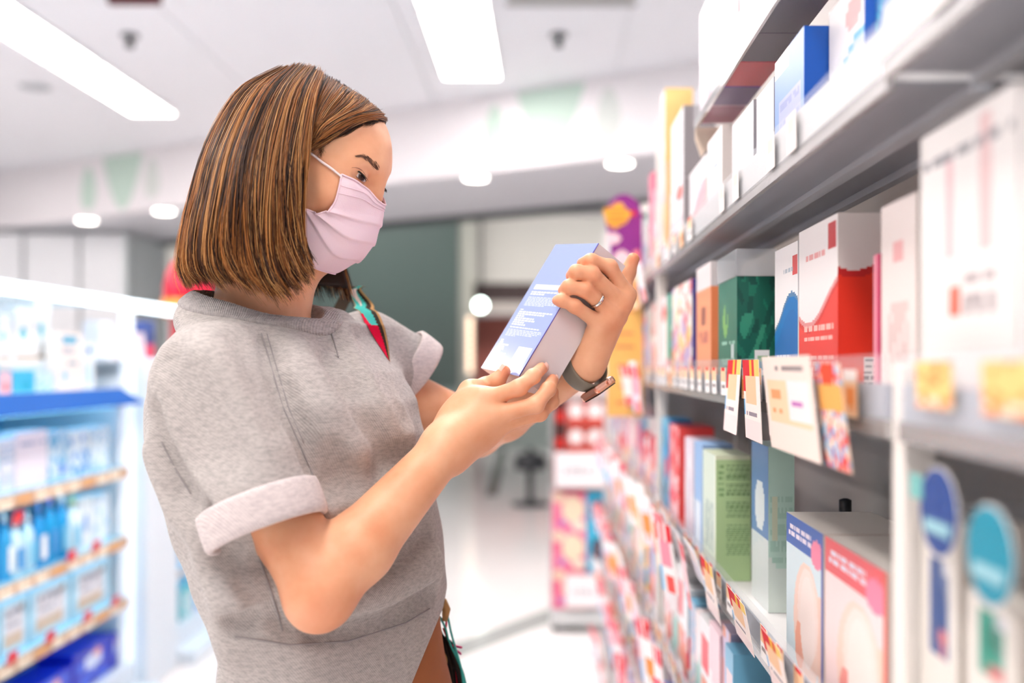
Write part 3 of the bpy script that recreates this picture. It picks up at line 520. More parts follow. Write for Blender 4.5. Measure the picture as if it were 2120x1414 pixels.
for k, (py, wd) in enumerate(((645, .05), (690, .045), (718, .05), (757, .04), (765, .02), (800, .03), (833, .042))):
    q = bp(1293, py); prism('text_line', [(q[0]-wd/2, q[1]-.003), (q[0]+wd/2, q[1]-.003), (q[0]+wd/2, q[1]+.003), (q[0]-wd/2, q[1]+.003)], (0, 2.5553, 0), (1, 0, 0), (0, 0, 1), (0, 1, 0), .0007, M_txt, bn)
box('arm', cx, .26, 2.566, 2.572, zt-.06, zt-.05, M_dark, bn)
tube('arm', [(bx1-.01, 2.57, 1.16), (.26, 2.57, 1.17)], .003, M_dark, bn, 6)

ds = empty('floor_display', (.2, 4.6, 0), 'wheeled grey display stand holding chocolate cartons at the end of the rack', 'display stand')
dx0, dx1, dy0, dy1 = .02, .40, 4.46, 4.80
M_grey = mat('stand_grey', (206, 208, 208), rough=.4)
box('base', dx0, dx1, dy0, dy1, .03, .099, M_grey, ds, .006)
for (x, y) in ((dx0+.02, dy0+.03), (dx1-.03, dy0+.03), (dx0+.02, dy1-.03), (dx1-.03, dy1-.03)):
    lathe('castor', [(.018, -.012), (.02, -.008), (.02, .008), (.018, .012)], (x, y, .02), M_dark, ds, 14, 'X')
box('back_panel', dx0, dx1, dy1-.02, dy1, .099, 1.06, M_grey, ds); box('side_panel', dx0, dx0+.006, dy0+.02, dy1, .099, 1.06, M_grey, ds); box('side_panel', dx1-.006, dx1, dy0+.02, dy1, .099, 1.06, M_grey, ds)
for z in (.64, .785): box('shelf', dx0+.006, dx1-.006, dy0+.01, dy1-.02, z, z+.012, M_grey, ds)
def card(px0, py0, px1, py1, y, label):
    a, b = P(px0, py1, y), P(px1, py0, y); t = empty('price_card', (a.x, y, a.z), label, 'price card')
    me = carton_data('card', (a.x, y, a.z), (b.x-a.x, 0, 0), (0, .004, 0), (0, 0, b.z-a.z), {'*': ((246, 240, 242), (), 1, 1), '-y': ((248, 244, 246), [('t', .12, .3, .85, .62, 2, (176, 170, 176), 3)], 24, 16)}); link('card', me, t, PAPER)
    box('holder', a.x-.006, b.x+.006, y+.004, y+.008, a.z-.008, b.z+.006, mat('card_holder_pink', (238, 180, 176), rough=.4), t)
card(1150, 938, 1252, 1008, 4.43, 'white price card on the upper half of the wheeled stand')
card(1172, 1192, 1256, 1256, 4.43, 'white price card on the lower half of the wheeled stand')
k = 0
def sc(label, px0, py0, px1, py1, y, base, fr, n=(12, 12)):
    a, b = P(px0, py1, y), P(px1, py0, y)
    me = carton_data('snack_carton', (a.x, y, a.z), (b.x-a.x, 0, 0), (0, .09, 0), (0, 0, b.z-a.z), {'*': (base, (), 1, 1), '-y': (base, fr, *n)})
    o = link('snack_carton', me, None, CARD); tag(o, label, 'box', 'cartons on the wheeled stand')
RC = ['far left', 'left', 'right']
for r, (y0, y1) in enumerate(((828, 884), (884, 937))):
    rn = 'top row' if r == 0 else 'second row'
    sc('dark red carton in the %s of the wheeled stand' % rn, 1148, y0, 1172, y1, 4.48, (86, 40, 40), [('r', .1, .15, .9, .6, (206, 44, 40)), ('r', 0, .85, 1, 1, (60, 36, 34))])
    sc('red carton with white label in the %s of the wheeled stand, left' % rn, 1174, y0, 1211, y1, 4.48, (206, 74, 62), [('e', .5, .62, .4, .28, (246, 232, 230)), ('r', .15, .3, .85, .75, (246, 234, 232)), ('r', 0, .9, 1, 1, (96, 60, 50))])
    sc('red carton with white label in the %s of the wheeled stand, right' % rn, 1212, y0, 1252, y1, 4.48, (206, 74, 62), [('e', .5, .62, .4, .28, (246, 232, 230)), ('r', .15, .3, .85, .75, (246, 234, 232)), ('r', 0, .9, 1, 1, (96, 60, 50))])
for r, (y0, y1) in enumerate(((1018, 1098), (1098, 1178), (1178, 1260))):
    rn = ('upper', 'middle', 'lowest')[r]
    sc('pink carton with cream biscuits in the %s row of the wheeled stand' % rn, 1143, y0, 1213, y1, 4.48, (238, 110, 144), [('m', 2, .3, (244, 150, 180), r), ('e', .62, .55, .34, .34, (246, 226, 196)), ('e', .8, .12, .22, .12, (248, 232, 214)), ('e', .2, .85, .18, .14, (246, 214, 190)), ('e', .28, .2, .1, .1, (196, 140, 200))], (20, 20))
    sc('turquoise carton with dark biscuits in the %s row of the wheeled stand' % rn, 1214, y0, 1256, y1, 4.48, (28, 172, 214), [('m', 2.2, .35, (110, 206, 232), r+3), ('e', .6, .5, .36, .3, (70, 66, 84)), ('e', .62, .5, .2, .16, (120, 100, 104)), ('e', .8, .08, .2, .1, (232, 206, 200))], (16, 20))
for i, (px, c) in enumerate(((1188, (250, 220, 206)), (1212, (248, 226, 220)), (1240, (246, 214, 196)))):
    sc('cream pouch carton on top of the wheeled stand, %s' % ('left', 'middle', 'right')[i], px-11, 784, px+12, 816, 4.52, c, [('e', .5, .5, .3, .3, (244, 190, 150))])
bl = empty('queue_post', P(1098, 930, 8.5), 'short black post stand on the floor beyond the stand', 'post')
q = P(1098, 930, 8.5); lathe('post', [(.16, 0), (.16, .02), (.03, .035), (.03, .3), (.14, .31), (.14, .42), (.05, .45)], (q.x, 8.5, 0), M_dark, bl, 18)
lathe('finial', [(.02, .45), (.035, .47), (.02, .49)], (q.x, 8.5, 0), M_dark, bl, 12)

# ---------------------------------------------------------------- glowing cabinets on the left
XL = -1.5
M_cab = mat('cabinet_white', (222, 234, 244), rough=.3); M_glow = mat('cabinet_tube_glow', (225, 248, 255), emit=3.2, emitc=(140, 222, 255)); M_bluecab = mat('cabinet_pale_blue', (112, 200, 238), rough=.35)
def cabinet(y0, y1, name, label, top=1.437):
    c = empty(name, (XL-.2, (y0+y1)/2, 0), label, 'display cabinet')
    box('plinth', XL-.45, XL+.10, y0, y1, 0, .05, M_cab, c, .004); box('plinth', XL-.45, XL-.0, y0, y1, .05, .09, M_cab, c); box('floor_panel', XL-.45, XL, y0, y1, .09, .12, M_cab, c)
    box('back_panel', XL-.47, XL-.45, y0, y1, 0, top-.28, M_bluecab, c)
    for ya in (y0, y1-.05): box('end_panel', XL-.45, XL-.03, ya, ya+.05, .12, top-.28, M_cab, c, .003)
    return c
c1 = cabinet(1.9, 3.62, 'lit_cabinet', 'glowing white and blue display cabinet at the left edge')
box('light_bar', XL-.06, XL-.02, 1.9, 4.75, 1.405, 1.437, mat('top_tube_glow', (245, 252, 255), emit=2.6, emitc=(228, 245, 255)), c1)
box('canopy', XL-.45, XL-.06, 1.9, 3.62, 1.41, 1.43, mat('clear_canopy', (150, 214, 238), alpha=.5, rough=.1), c1)
box('end_post', XL-.05, XL-.005, 3.62, 3.64, 0, 1.405, mat('end_post_glow', (240, 248, 255), emit=.25, emitc=(232, 244, 255)), c1)
box('sill', XL-.3, XL-.02, 3.46, 4.75, 1.21, 1.225, M_cab, c1); box('end_panel', XL-.45, XL+.04, 3.64, 3.95, 0, 1.21, M_cab, c1, .004)
prism('blue_band', [(1.9, 1.05), (3.55, 1.07), (3.61, 1.125), (3.58, 1.165), (1.9, 1.145)], (XL+.01, 0, 0), (0, 1, 0), (0, 0, 1), (-1, 0, 0), .012, mat('blue_band', (0, 98, 200), rough=.25), c1) if False else None
def zk(k): return CAMZ-k*abs(XL)
bz1, bz0 = zk(.055), zk(.092)
me_ = [Vector((XL-.02, 1.9, bz1)), Vector((XL-.02, 3.56, bz1)), Vector((XL+.045, 3.62, bz0)), Vector((XL+.045, 1.9, bz0))]
V = me_+[v+Vector((-.012, 0, -.004)) for v in me_]
link('blue_band', mesh('blue_band', V, [(3, 2, 1, 0), (4, 5, 6, 7), (0, 1, 5, 4), (1, 2, 6, 5), (2, 3, 7, 6), (3, 0, 4, 7)]), c1, mat('blue_band', (0, 84, 168), rough=.55, spec=.15))
box('band_ledge', XL-.45, XL-.02, 1.9, 3.56, bz1-.012, bz1, M_cab, c1)
box('light_tube', XL-.05, XL-.02, 1.95, 3.5, bz0-.01, bz0+.012, M_glow, c1)
cs = {}
for nm, k in (('upper', .25), ('middle', .415), ('lower', .56)):
    z = zk(k); s = empty('shelf', (XL, 2.75, z)); s.parent = c1; s.location = Vector((XL, 2.75, z))-c1.location
    box('board', XL-.44, XL, 1.95, 3.56, z, z+.012, mat('cabinet_clear_blue', (160, 222, 246), rough=.15, alpha=.9), s)
    box('light_tube', XL-.03, XL-.012, 1.95, 3.5, z-.014, z-.001, M_glow, s)
    box('rail', XL, XL+.004, 1.95, 3.57, z-.028, z+.01, mat('rail_tan', (196, 162, 132), rough=.5), s)
    y = 2.62
    for t in range(9):
        me = carton_data('price_tag', (XL+.0046, y, z-.026), (.0006, 0, 0), (0, .075, 0), (0, 0, .034), {'*': ((236, 222, 200), (), 1, 1), '+x': ((238, 226, 206), [('t', .1, .2, .9, .8, 3, (170, 140, 110), t), ('r', 0, 0, 1, 1, (214, 168, 124)) if (t+int(k*10)) % 4 == 0 else ('r', 0, 0, .05, .05, WHITE)], 8, 6)})
        link('price_tag', me, s, PAPER); y += .1
    for (px, kk) in (((30, 'upper'),) if nm == 'upper' else ((142, 'middle'), (193, 'middle')) if nm == 'middle' else ((18, ''), (97, ''), (175, ''), (233, ''))):
        Y = XL*FPX/(px-CX)
        me = carton_data('red_tag', (XL+.008, Y-.03, z+.005 if nm != 'upper' else z-.075), (.0008, 0, 0), (0, .055, 0), (.006, 0, .036), {'*': (RED, (), 1, 1), '+x': ((220, 40, 56), [('t', .15, .2, .85, .8, 2, (246, 190, 190), 1)], 8, 6)}); link('red_tag', me, s, PAPER)
    cs[nm] = z+.012
def lb(label, px0, px1, z0, h, base, fr, dep=.06, x=None, nf=(14, 16), cat='box', side=None, name='care_carton', grp='care products in the lit cabinet'):
    x = XL-.03 if x is None else x
    ya, yb = x*FPX/(px0-CX), x*FPX/(px1-CX)
    me = carton_data(name, (x-dep, ya+.001, z0+.0005), (dep, 0, 0), (0, yb-ya-.003, 0), (0, 0, h), {'*': (base, (), 1, 1), '+x': (base, fr, *nf), '-y': (side or base, (), 1, 1)})
    return tag(link(name, me, None, CARD), label, cat, grp)
LBW, LBB, LBC = (236, 242, 250), (30, 170, 224), (170, 226, 246)
for i, (a, b, h, bs, fr, lab) in enumerate(((-70, -2, .15, LBW, [('m', 1.4, .2, LBC, 1)], 'white carton cut by the left picture edge, upper lit shelf'), (0, 30, .15, (226, 236, 250), [('r', .1, .1, .9, .35, (200, 216, 236)), ('t', .1, .5, .9, .9, 3, (150, 190, 226), 2)], 'pale carton at the left edge of the upper lit shelf'),
    (32, 98, .165, (236, 234, 246), [('t', .1, .7, .9, .85, 1, (160, 180, 210), 2), ('t', .2, .2, .5, .3, 1, (200, 200, 220), 2)], 'wide lilac white carton on the upper lit shelf'), (100, 142, .155, (206, 232, 248), [('m', 2.1, .15, LBB, 2), ('e', .7, .2, .16, .1, (30, 120, 220))], 'carton with blue flower print on the upper lit shelf'),
    (144, 184, .15, (214, 236, 250), [('m', 1.7, .3, (40, 150, 226), 4), ('t', .1, .1, .8, .3, 2, (120, 180, 226), 2)], 'carton with blue drops print on the upper lit shelf'), (186, 226, .15, (216, 238, 250), [('m', 2.6, .5, (90, 180, 230), 1)], 'pale blue carton at the far end of the upper lit shelf'))):
    lb(lab, a, b, cs['upper'], h, bs, fr)
def pouch(px0, px1, z0, h, cbody, ctop, label):
    x = XL-.035; ya, yb = x*FPX/(px0-CX), x*FPX/(px1-CX); c = (ya+yb)/2; w2 = (yb-ya)/2*.94
    t = empty('refill_bottle', (x, c, z0), label, 'bottle', 'bottles in the lit cabinet')
    prof = [(.8, 0), (1, .03), (1, .5), (.92, .62), (.55, .74), (.3, .78), (.28, .82)]
    V, F = [], []; n = 16
    for r, z in prof:
        for k in range(n):
            a = 2*math.pi*k/n; V.append(Vector((x+.02*r*math.sin(a), c+w2*r*math.cos(a), z0+.0005+h*z)))
    for i in range(len(prof)-1):
        for k in range(n): F.append((i*n+k, i*n+(k+1) % n, (i+1)*n+(k+1) % n, (i+1)*n+k))
    F += [tuple(range(n-1, -1, -1)), tuple((len(prof)-1)*n+k for k in range(n))]
    link('bottle', mesh('bottle', V, F), t, mat('bottle_%d_%d_%d' % cbody, cbody, rough=.2), smooth=True)
    lathe('pump', [(w2*.32, h*.82), (w2*.32, h*.9), (w2*.12, h*.91), (w2*.12, h)], (x, c, z0), mat('bottle_%d_%d_%d' % ctop, ctop, rough=.3), t, 12)
    box('label_print', x+.0195, x+.0205, c-w2*.6, c+w2*.6, z0+h*.12, z0+h*.48, mat('bottle_label_%d' % (cbody[0] % 3), ((236, 246, 252), (120, 200, 236), (60, 150, 220))[cbody[0] % 3], rough=.4), t)
for i, (a, b, h, cb, ct) in enumerate(((0, 16, .2, (60, 170, 226), (236, 244, 250)), (18, 42, .17, (206, 236, 248), (236, 244, 250)), (44, 66, .18, (190, 230, 248), (230, 240, 248)), (68, 88, .2, (30, 150, 216), (90, 140, 210)), (90, 112, .215, (20, 160, 222), (120, 130, 210)), (114, 136, .215, (22, 158, 222), (240, 246, 250)), (138, 160, .19, (214, 240, 250), (206, 226, 170)))):
    pouch(a, b, cs['middle'], h, cb, ct, '%s pump bottle on the middle lit shelf, %s from the left' % (('blue', 'pale', 'pale', 'deep blue', 'bright blue', 'bright blue', 'white')[i], ORD[i]))
lb('white carton with blue drop on the middle lit shelf', 162, 192, cs['middle'], .17, (226, 242, 250), [('e', .5, .5, .18, .16, (40, 140, 220))]); lb('pale carton at the far end of the middle lit shelf', 194, 226, cs['middle'], .165, (216, 236, 250), [('m', 1.5, .4, (150, 206, 240), 2)])
for i, (a, b) in enumerate(((-80, -2), (0, 58), (62, 146), (150, 226))):
    lb('clear framed cotton pad pack on the lower lit shelf, %s' % ('beyond the left edge', 'leftmost in view', 'in the middle', 'at the far end')[i], a, b, cs['lower'], .155, (180, 226, 246), [('r', .12, .1, .86, .88, (218, 220, 228)), ('t', .2, .5, .8, .82, 4, (150, 156, 170), i), ('r', .16, .14, .82, .36, (206, 190, 170)), ('e', .8, .8, .06, .06, (120, 100, 90))], side=(150, 214, 240))
for i, (a, b, z, h) in enumerate(((60, 150, .125, .105), (152, 232, .125, .13), (234, 244, .125, .12))):
    lb('deep blue tissue pack in the bottom of the lit cabinet, %s' % ('nearest', 'middle', 'farthest')[i], a, b, z, h, (16, 36, 190), [('m', 1.2, .25, (40, 90, 226), i), ('e', .5, .6, .25, .2, (206, 220, 246)), ('e', .6, .75, .1, .1, (230, 160, 160))], dep=.12)
# upper tier above the blue band
lv = bz1
for i, (a, b, z0, h, bs, fr, lab) in enumerate(((-60, -2, lv, .08, (90, 200, 236), [('e', .5, .5, .3, .2, LBW)], 'turquoise carton beyond the left edge above the blue band'), (0, 24, lv, .06, (244, 200, 214), [('e', .5, .3, .2, .2, (206, 90, 110))], 'pink carton on the ledge above the blue band'), (26, 72, lv, .065, (70, 190, 232), [('e', .6, .3, .2, .2, (30, 170, 210))], 'sky blue carton on the ledge above the blue band'), (74, 112, lv, .06, (206, 236, 248), [('m', 1.4, .3, (150, 216, 240), 1)], 'pale blue carton on the ledge above the blue band'),
    (116, 172, lv, .185, (240, 236, 232), [('r', .2, .8, .8, .92, (60, 170, 210)), ('t', .2, .62, .8, .76, 2, (190, 196, 206), 1), ('r', .4, .45, .75, .52, (120, 160, 180)), ('e', .3, .25, .12, .1, (150, 210, 230))], 'tall white double carton in the middle of the ledge'), (176, 196, lv, .16, (230, 244, 250), [('e', .5, .8, .3, .08, (0, 120, 206)), ('r', .2, .1, .6, .5, (170, 222, 238))], 'slim white tube carton with blue dot on the ledge'))):
    lb(lab, a, b, z0, h, bs, fr, x=XL-.04, dep=.035)
box('tier', XL-.3, XL-.08, 1.95, 3.12, bz1+.085, bz1+.1, mat('tier_white', (240, 238, 236), rough=.3), c1)
for x_ in (1.99, 2.55, 3.09): box('tier_support', XL-.29, XL-.27, x_, x_+.015, bz1, bz1+.085, M_cab, c1)
for i, (a, b, h, bs) in enumerate(((-50, -6, .12, LBW), (-2, 22, .13, LBW), (32, 72, .155, (238, 240, 244)), (74, 104, .185, (236, 238, 240)))):
    lb('white carton with teal drop on the raised tier, %s from the left' % ORD[i], a, b, bz1+.1, h, bs, [('e', .4, .5, .18, .12, (60, 180, 200)), ('r', .45, .1, .52, .4, (150, 206, 220)), ('r', .0, .0, 1, .05, (150, 130, 100))], x=XL-.09)
for i, (a, c) in enumerate(((4, (236, 150, 60)), (40, (60, 60, 60)), (84, (40, 90, 80)))):
    lb('small %s jar box on the tier edge' % ('orange', 'black', 'dark green')[i], a, a+26, bz1+.1, .035, c, [], x=XL-.082, dep=.004) if False else None
c2 = cabinet(3.98, 5.1, 'rear_cabinet', 'second white cabinet farther along behind the woman', top=1.2)
for z in (.35, .58, .8): box('shelf', XL-.44, XL, 4.03, 5.05, z, z+.012, M_bluecab, c2); box('rail', XL, XL+.004, 4.03, 5.05, z-.02, z+.012, mat('rail_grey', (190, 186, 186)), c2); box('light_tube', XL-.05, XL-.03, 4.05, 5.0, z-.014, z-.001, M_glow, c2)
n = 0
for zi, z in enumerate((.1205, .3625, .5925)):
    for k, px in enumerate((386, 410, 436, 460)):
        lb('%s carton on the %s shelf of the second cabinet, %s in view' % (('teal', 'white', 'pink', 'sky blue', 'pale blue')[n % 5], ('bottom', 'second', 'third')[zi], ORD[k]), px-11, px+11, z, .14+.02*(n % 3), ((90, 196, 206), (236, 238, 244), (236, 150, 170), (90, 180, 226), (190, 216, 240))[n % 5], [('m', 1.6, .3, ((236, 240, 246), (60, 150, 220))[n % 2], n)], grp='cartons in the second cabinet'); n += 1
for i, (a, b, h, bs, fr, lab) in enumerate(((236, 300, .10, (248, 226, 232), [('r', .1, .05, .5, .6, (226, 214, 222))], 'pale pink carton on the sill behind the light bar'), (302, 320, .15, (70, 90, 150), [('r', 0, 0, 1, .4, (216, 60, 90))], 'navy and red carton on the sill behind the light bar'), (206, 234, .13, (240, 240, 248), [('m', 1.4, .3, (214, 214, 234), 2)], 'white carton on the sill behind the light bar'))):
    lb(lab, a, b, 1.2255, h, bs, fr, x=XL-.1)
rs = empty('red_display', P(380, 640, 5.6), 'red and orange rounded display top behind the hair at left', 'display')
q = P(392, 640, 5.6); lathe('dome', [(.14, .05), (.135, .12), (.12, .2), (.09, .26), (.02, .29)], (q.x, 5.6, q.z), mat('glossy_red', (226, 30, 66), rough=.15), rs, 24)
lathe('collar_ring', [(.15, -.04), (.15, .05)], (q.x, 5.6, q.z), mat('amber_ring', (250, 160, 60), rough=.3), rs, 24); lathe('stem', [(.16, -q.z), (.12, -q.z+.03), (.1, -.04)], (q.x, 5.6, q.z), mat('stem_red', (190, 40, 60), rough=.3), rs, 20)
# ---------------------------------------------------------------- signed-distance modelling for the figure
class Grid:
    def __init__(s, lo, hi, h):
        s.lo = np.array(lo, np.float32); s.h = h
        s.n = np.ceil((np.array(hi)-np.array(lo))/h).astype(int)+1
        s.F = np.full(tuple(s.n), .06, np.float32)
    def reg(s, lo, hi, pad):
        a = np.clip(np.floor((np.array(lo)-pad-s.lo)/s.h).astype(int), 0, s.n-1); b = np.clip(np.ceil((np.array(hi)+pad-s.lo)/s.h).astype(int)+1, 1, s.n)
        if np.any(b <= a): return None
        sl = tuple(slice(int(i), int(j)) for i, j in zip(a, b))
        ax = [s.lo[k]+s.h*np.arange(a[k], b[k], dtype=np.float32) for k in range(3)]
        return sl, np.meshgrid(*ax, indexing='ij', sparse=True)
    def add(s, prim, k=.0, op='u'):
        lo, hi, fn = prim
        r = s.reg(lo, hi, max(k, .0)+.012)
        if r is None: return
        sl, (X, Y, Z) = r
        d = fn(X, Y, Z).astype(np.float32); F = s.F[sl]
        if op == 'u': s.F[sl] = smin(F, d, k)
        elif op == 's': s.F[sl] = -smin(-F, d, k)
def smin(a, b, k):
    if k <= 0: return np.minimum(a, b)
    h = np.maximum(k-np.abs(a-b), 0)/k
    return np.minimum(a, b)-h*h*k*.25
def cone(a, b, ra, rb):
    a, b = np.array(a, float), np.array(b, float); ab = b-a; L = float(ab@ab)+1e-12; R = max(ra, rb)
    def fn(X, Y, Z):
        x, y, z = X-a[0], Y-a[1], Z-a[2]
        t = np.clip((x*ab[0]+y*ab[1]+z*ab[2])/L, 0, 1)
        return np.sqrt((x-t*ab[0])**2+(y-t*ab[1])**2+(z-t*ab[2])**2)-(ra+t*(rb-ra))
    return np.minimum(a, b)-R, np.maximum(a, b)+R, fn
def flatcone(a, b, ra, rb, n, q):
    """cone flattened along unit n by factor q (<1 is thinner)"""
    a, b, n = np.array(a, float), np.array(b, float), np.array(n, float)/np.linalg.norm(n); ab = b-a; L = float(ab@ab)+1e-12; R = max(ra, rb)
    def fn(X, Y, Z):
        x, y, z = X-a[0], Y-a[1], Z-a[2]
        t = np.clip((x*ab[0]+y*ab[1]+z*ab[2])/L, 0, 1)
        x, y, z = x-t*ab[0], y-t*ab[1], z-t*ab[2]; dn = x*n[0]+y*n[1]+z*n[2]; g = (1/q-1)*dn
        x, y, z = x+g*n[0], y+g*n[1], z+g*n[2]
        return (np.sqrt(x*x+y*y+z*z)-(ra+t*(rb-ra)))*q
    return np.minimum(a, b)-R, np.maximum(a, b)+R, fn
def ell(c, ax, r):
    c = np.array(c, float); A = np.array([np.array(v, float) for v in ax]); r = np.array(r, float); R = float(max(r))
    def fn(X, Y, Z):
        x, y, z = X-c[0], Y-c[1], Z-c[2]
        p = [x*A[i][0]+y*A[i][1]+z*A[i][2] for i in range(3)]
        k0 = np.sqrt(sum((p[i]/r[i])**2 for i in range(3)))+1e-9; k1 = np.sqrt(sum((p[i]/r[i]**2)**2 for i in range(3)))+1e-9
        return k0*(k0-1)/k1
    return c-R, c+R, fn
def loft(rows, fwd, side, sq=2.3):
    """rows: (z, cx, cy, a_side, b_front, b_back) from low to high"""
    R = np.array(rows, float); zs = R[:, 0]; m = R[:, 3:].max()
    f, s = np.array(fwd, float), np.array(side, float)
    def fn(X, Y, Z):
        z = np.clip(Z, zs[0], zs[-1]); ip = [np.interp(z, zs, R[:, i]) for i in range(1, 6)]
        x, y = X-ip[0], Y-ip[1]; u = x*s[0]+y*s[1]; v = x*f[0]+y*f[1]
        b = np.where(v > 0, ip[3], ip[4]); a = ip[2]
        k = (np.abs(u/a)**sq+np.abs(v/b)**sq)**(1/sq)
        d = (k-1)*np.minimum(a, b)*.92
        dz = np.maximum(zs[0]-Z, Z-zs[-1])
        return np.maximum(d, dz)
    lo = np.array([R[:, 1].min()-m, R[:, 2].min()-m, zs[0]]); hi = np.array([R[:, 1].max()+m, R[:, 2].max()+m, zs[-1]])
    return lo, hi, fn
def surface_nets(g):
    F = g.F; S = F < 0; nx, ny, nz = F.shape
    cnt = np.zeros((nx-1, ny-1, nz-1), np.uint8)
    for i in (0, 1):
        for j in (0, 1):
            for k in (0, 1): cnt += S[i:nx-1+i, j:ny-1+j, k:nz-1+k]
    act = np.nonzero((cnt > 0) & (cnt < 8)); I = np.stack(act, 1); del cnt
    idx = np.full((nx-1, ny-1, nz-1), -1, np.int32); idx[act] = np.arange(len(I))
    acc = np.zeros((len(I), 3)); num = np.zeros(len(I))
    cor = [(i, j, k) for i in (0, 1) for j in (0, 1) for k in (0, 1)]
    val = {c: F[I[:, 0]+c[0], I[:, 1]+c[1], I[:, 2]+c[2]].astype(float) for c in cor}
    for a in cor:
        for ax in range(3):
            if a[ax] == 0:
                b = list(a); b[ax] = 1; b = tuple(b); va, vb = val[a], val[b]
                m = (va < 0) != (vb < 0); t = np.where(m, va/np.where(m, va-vb, 1), 0)
                p = np.tile(np.array(a, float), (len(I), 1)); p[:, ax] = t
                acc[m] += p[m]; num[m] += 1
    V = g.lo+g.h*(I+acc/num[:, None])
    Q = []
    for ax in range(3):
        sl0 = [slice(None)]*3; sl1 = [slice(None)]*3; sl0[ax] = slice(0, -1); sl1[ax] = slice(1, None)
        o1, o2 = (ax+1) % 3, (ax+2) % 3
        A, B = S[tuple(sl0)], S[tuple(sl1)]
        E = np.stack(np.nonzero(A != B), 1)
        E = E[(E[:, o1] > 0) & (E[:, o2] > 0) & (E[:, o1] < F.shape[o1]-1) & (E[:, o2] < F.shape[o2]-1)]
        ins = S[E[:, 0], E[:, 1], E[:, 2]]
        def cell(d1, d2):
            e = E.copy(); e[:, o1] += d1; e[:, o2] += d2; return idx[e[:, 0], e[:, 1], e[:, 2]]
        q = np.stack([cell(-1, -1), cell(0, -1), cell(0, 0), cell(-1, 0)], 1)
        q[~ins] = q[~ins][:, ::-1]; Q.append(q)
    return V, np.concatenate(Q)
def np_mesh(name, V, Q):
    me = bpy.data.meshes.new(name); me.vertices.add(len(V)); me.vertices.foreach_set('co', np.asarray(V, np.float32).ravel())
    me.loops.add(Q.size); me.loops.foreach_set('vertex_index', Q.astype(np.int32).ravel())
    me.polygons.add(len(Q)); me.polygons.foreach_set('loop_start', np.arange(0, Q.size, 4, dtype=np.int32)); me.polygons.foreach_set('loop_total', np.full(len(Q), 4, np.int32))
    me.update(calc_edges=True); me.validate(); me.polygons.foreach_set('use_smooth', np.ones(len(Q), bool)); return me
def relax(V, Q, it=2, lam=.5):
    n = len(V); e = np.concatenate([Q[:, [0, 1]], Q[:, [1, 2]], Q[:, [2, 3]], Q[:, [3, 0]]])
    for _ in range(it):
        s = np.zeros_like(V); c = np.zeros(n)
        for k in range(3):
            s[:, k] = np.bincount(e[:, 0], V[e[:, 1], k], n)+np.bincount(e[:, 1], V[e[:, 0], k], n)
        c = np.bincount(e[:, 0], minlength=n)+np.bincount(e[:, 1], minlength=n)
        V = V+lam*(s/np.maximum(c, 1)[:, None]-V)
    return V

# ---------------------------------------------------------------- held carton (pose measured in the photograph)
BR = Matrix(((.4860, .4997, -.7170), (-.8691, .1901, -.4566), (-.0918, .8451, .5267)))
BC = Vector((.0081, 1.25, 1.2591)); BD = Vector((.1054, .1910, .0483))/2
bx, by, bz = (BR.col[i].normalized() for i in range(3))
def boxpt(u, v, w): return BC+bx*(u*BD.x)+by*(v*BD.y)+bz*(w*BD.z)
hb = empty('held_carton', BC, 'blue and white carton held up in both hands by the woman', 'box')
def carton_txt():
    pr = []; us = {0., 1.}; vs = {0., 1.}
    def R_(u0, v0, u1, v1, c):
        pr.append(('r', u0, v0, u1, v1, c)); us.update((u0, u1)); vs.update((v0, v1))
    R_(.12, .635, .96, .672, (240, 240, 250))
    L = (196, 208, 244); Wt = (226, 232, 250); ra = random.Random(3)
    def para(u0, u1, v1, v0, n, c, fill):
        st = (v1-v0)/n
        for i in range(n):
            u = u0; end = u0+(u1-u0)*fill(i)
            while u < end-.02:
                wd = ra.choice((.04, .06, .08)); e = min(u+wd, end); R_(round(u, 3), round(v1-(i+1)*st+st*.3, 4), round(e, 3), round(v1-i*st, 4), c); u = e+.015
    para(.12, .95, .618, .585, 2, Wt, lambda i: (.8, .45)[i])
    para(.12, .95, .575, .50, 7, L, lambda i: .96 if i < 6 else .6)
    para(.10, .95, .475, .465, 1, Wt, lambda i: .12)
    para(.10, .95, .46, .345, 7, Wt, lambda i: (.98, .8, .25, .55, .6, .35, .4)[i])
    para(.10, .95, .338, .325, 1, Wt, lambda i: .85)
    para(.10, .95, .318, .262, 5, L, lambda i: (.98, .98, .9, .8, .3)[i])
    para(.08, .42, .235, .07, 10, Wt, lambda i: (.2, .3, .75, .5, .55, .4, .9, .7, .95, .6)[i])
    R_(.6, .045, .93, .2, (242, 240, 248))
    return pr, sorted(us), sorted(vs)
pr_, us_, vs_ = carton_txt()
o_ = boxpt(-1, -1, 1)
BLU = (150, 168, 220)
me = carton_data('carton_body', boxpt(-1, -1, -1), bx*BD.x*2, by*BD.y*2, bz*BD.z*2, {'*': ((226, 218, 220), (), 1, 1), '+z': (BLU, pr_, us_, vs_), '-x': (BLU, (), 1, 1), '+y': ((224, 216, 218), (), 1, 1), '-y': ((210, 206, 222), (), 1, 1), '-z': ((196, 196, 220), (), 1, 1)})
link('carton_body', me, hb, attr_mat('laminated_card', rough=.16, spec=.5, coat=.3))
tube('folded_edge', [boxpt(1.0, -1, 1.0), boxpt(1.0, 1, 1.0)], .0007, mat('edge_violet', (104, 100, 190), rough=.4), hb, 6)
wn = bx                                              # outward normal of the camera-facing white side
def onw(px, py, off):                                # point seen at a pixel, at a height above the white side
    d = P(px, py, 1)-Vector((0, 0, CAMZ)); d = Vector(((px-CX)/FPX, 1, (CY-py)/FPX)); o = Vector((0, 0, CAMZ))
    t = (boxpt(1, 0, 0)+wn*off-o).dot(wn)/d.dot(wn); return o+d*t
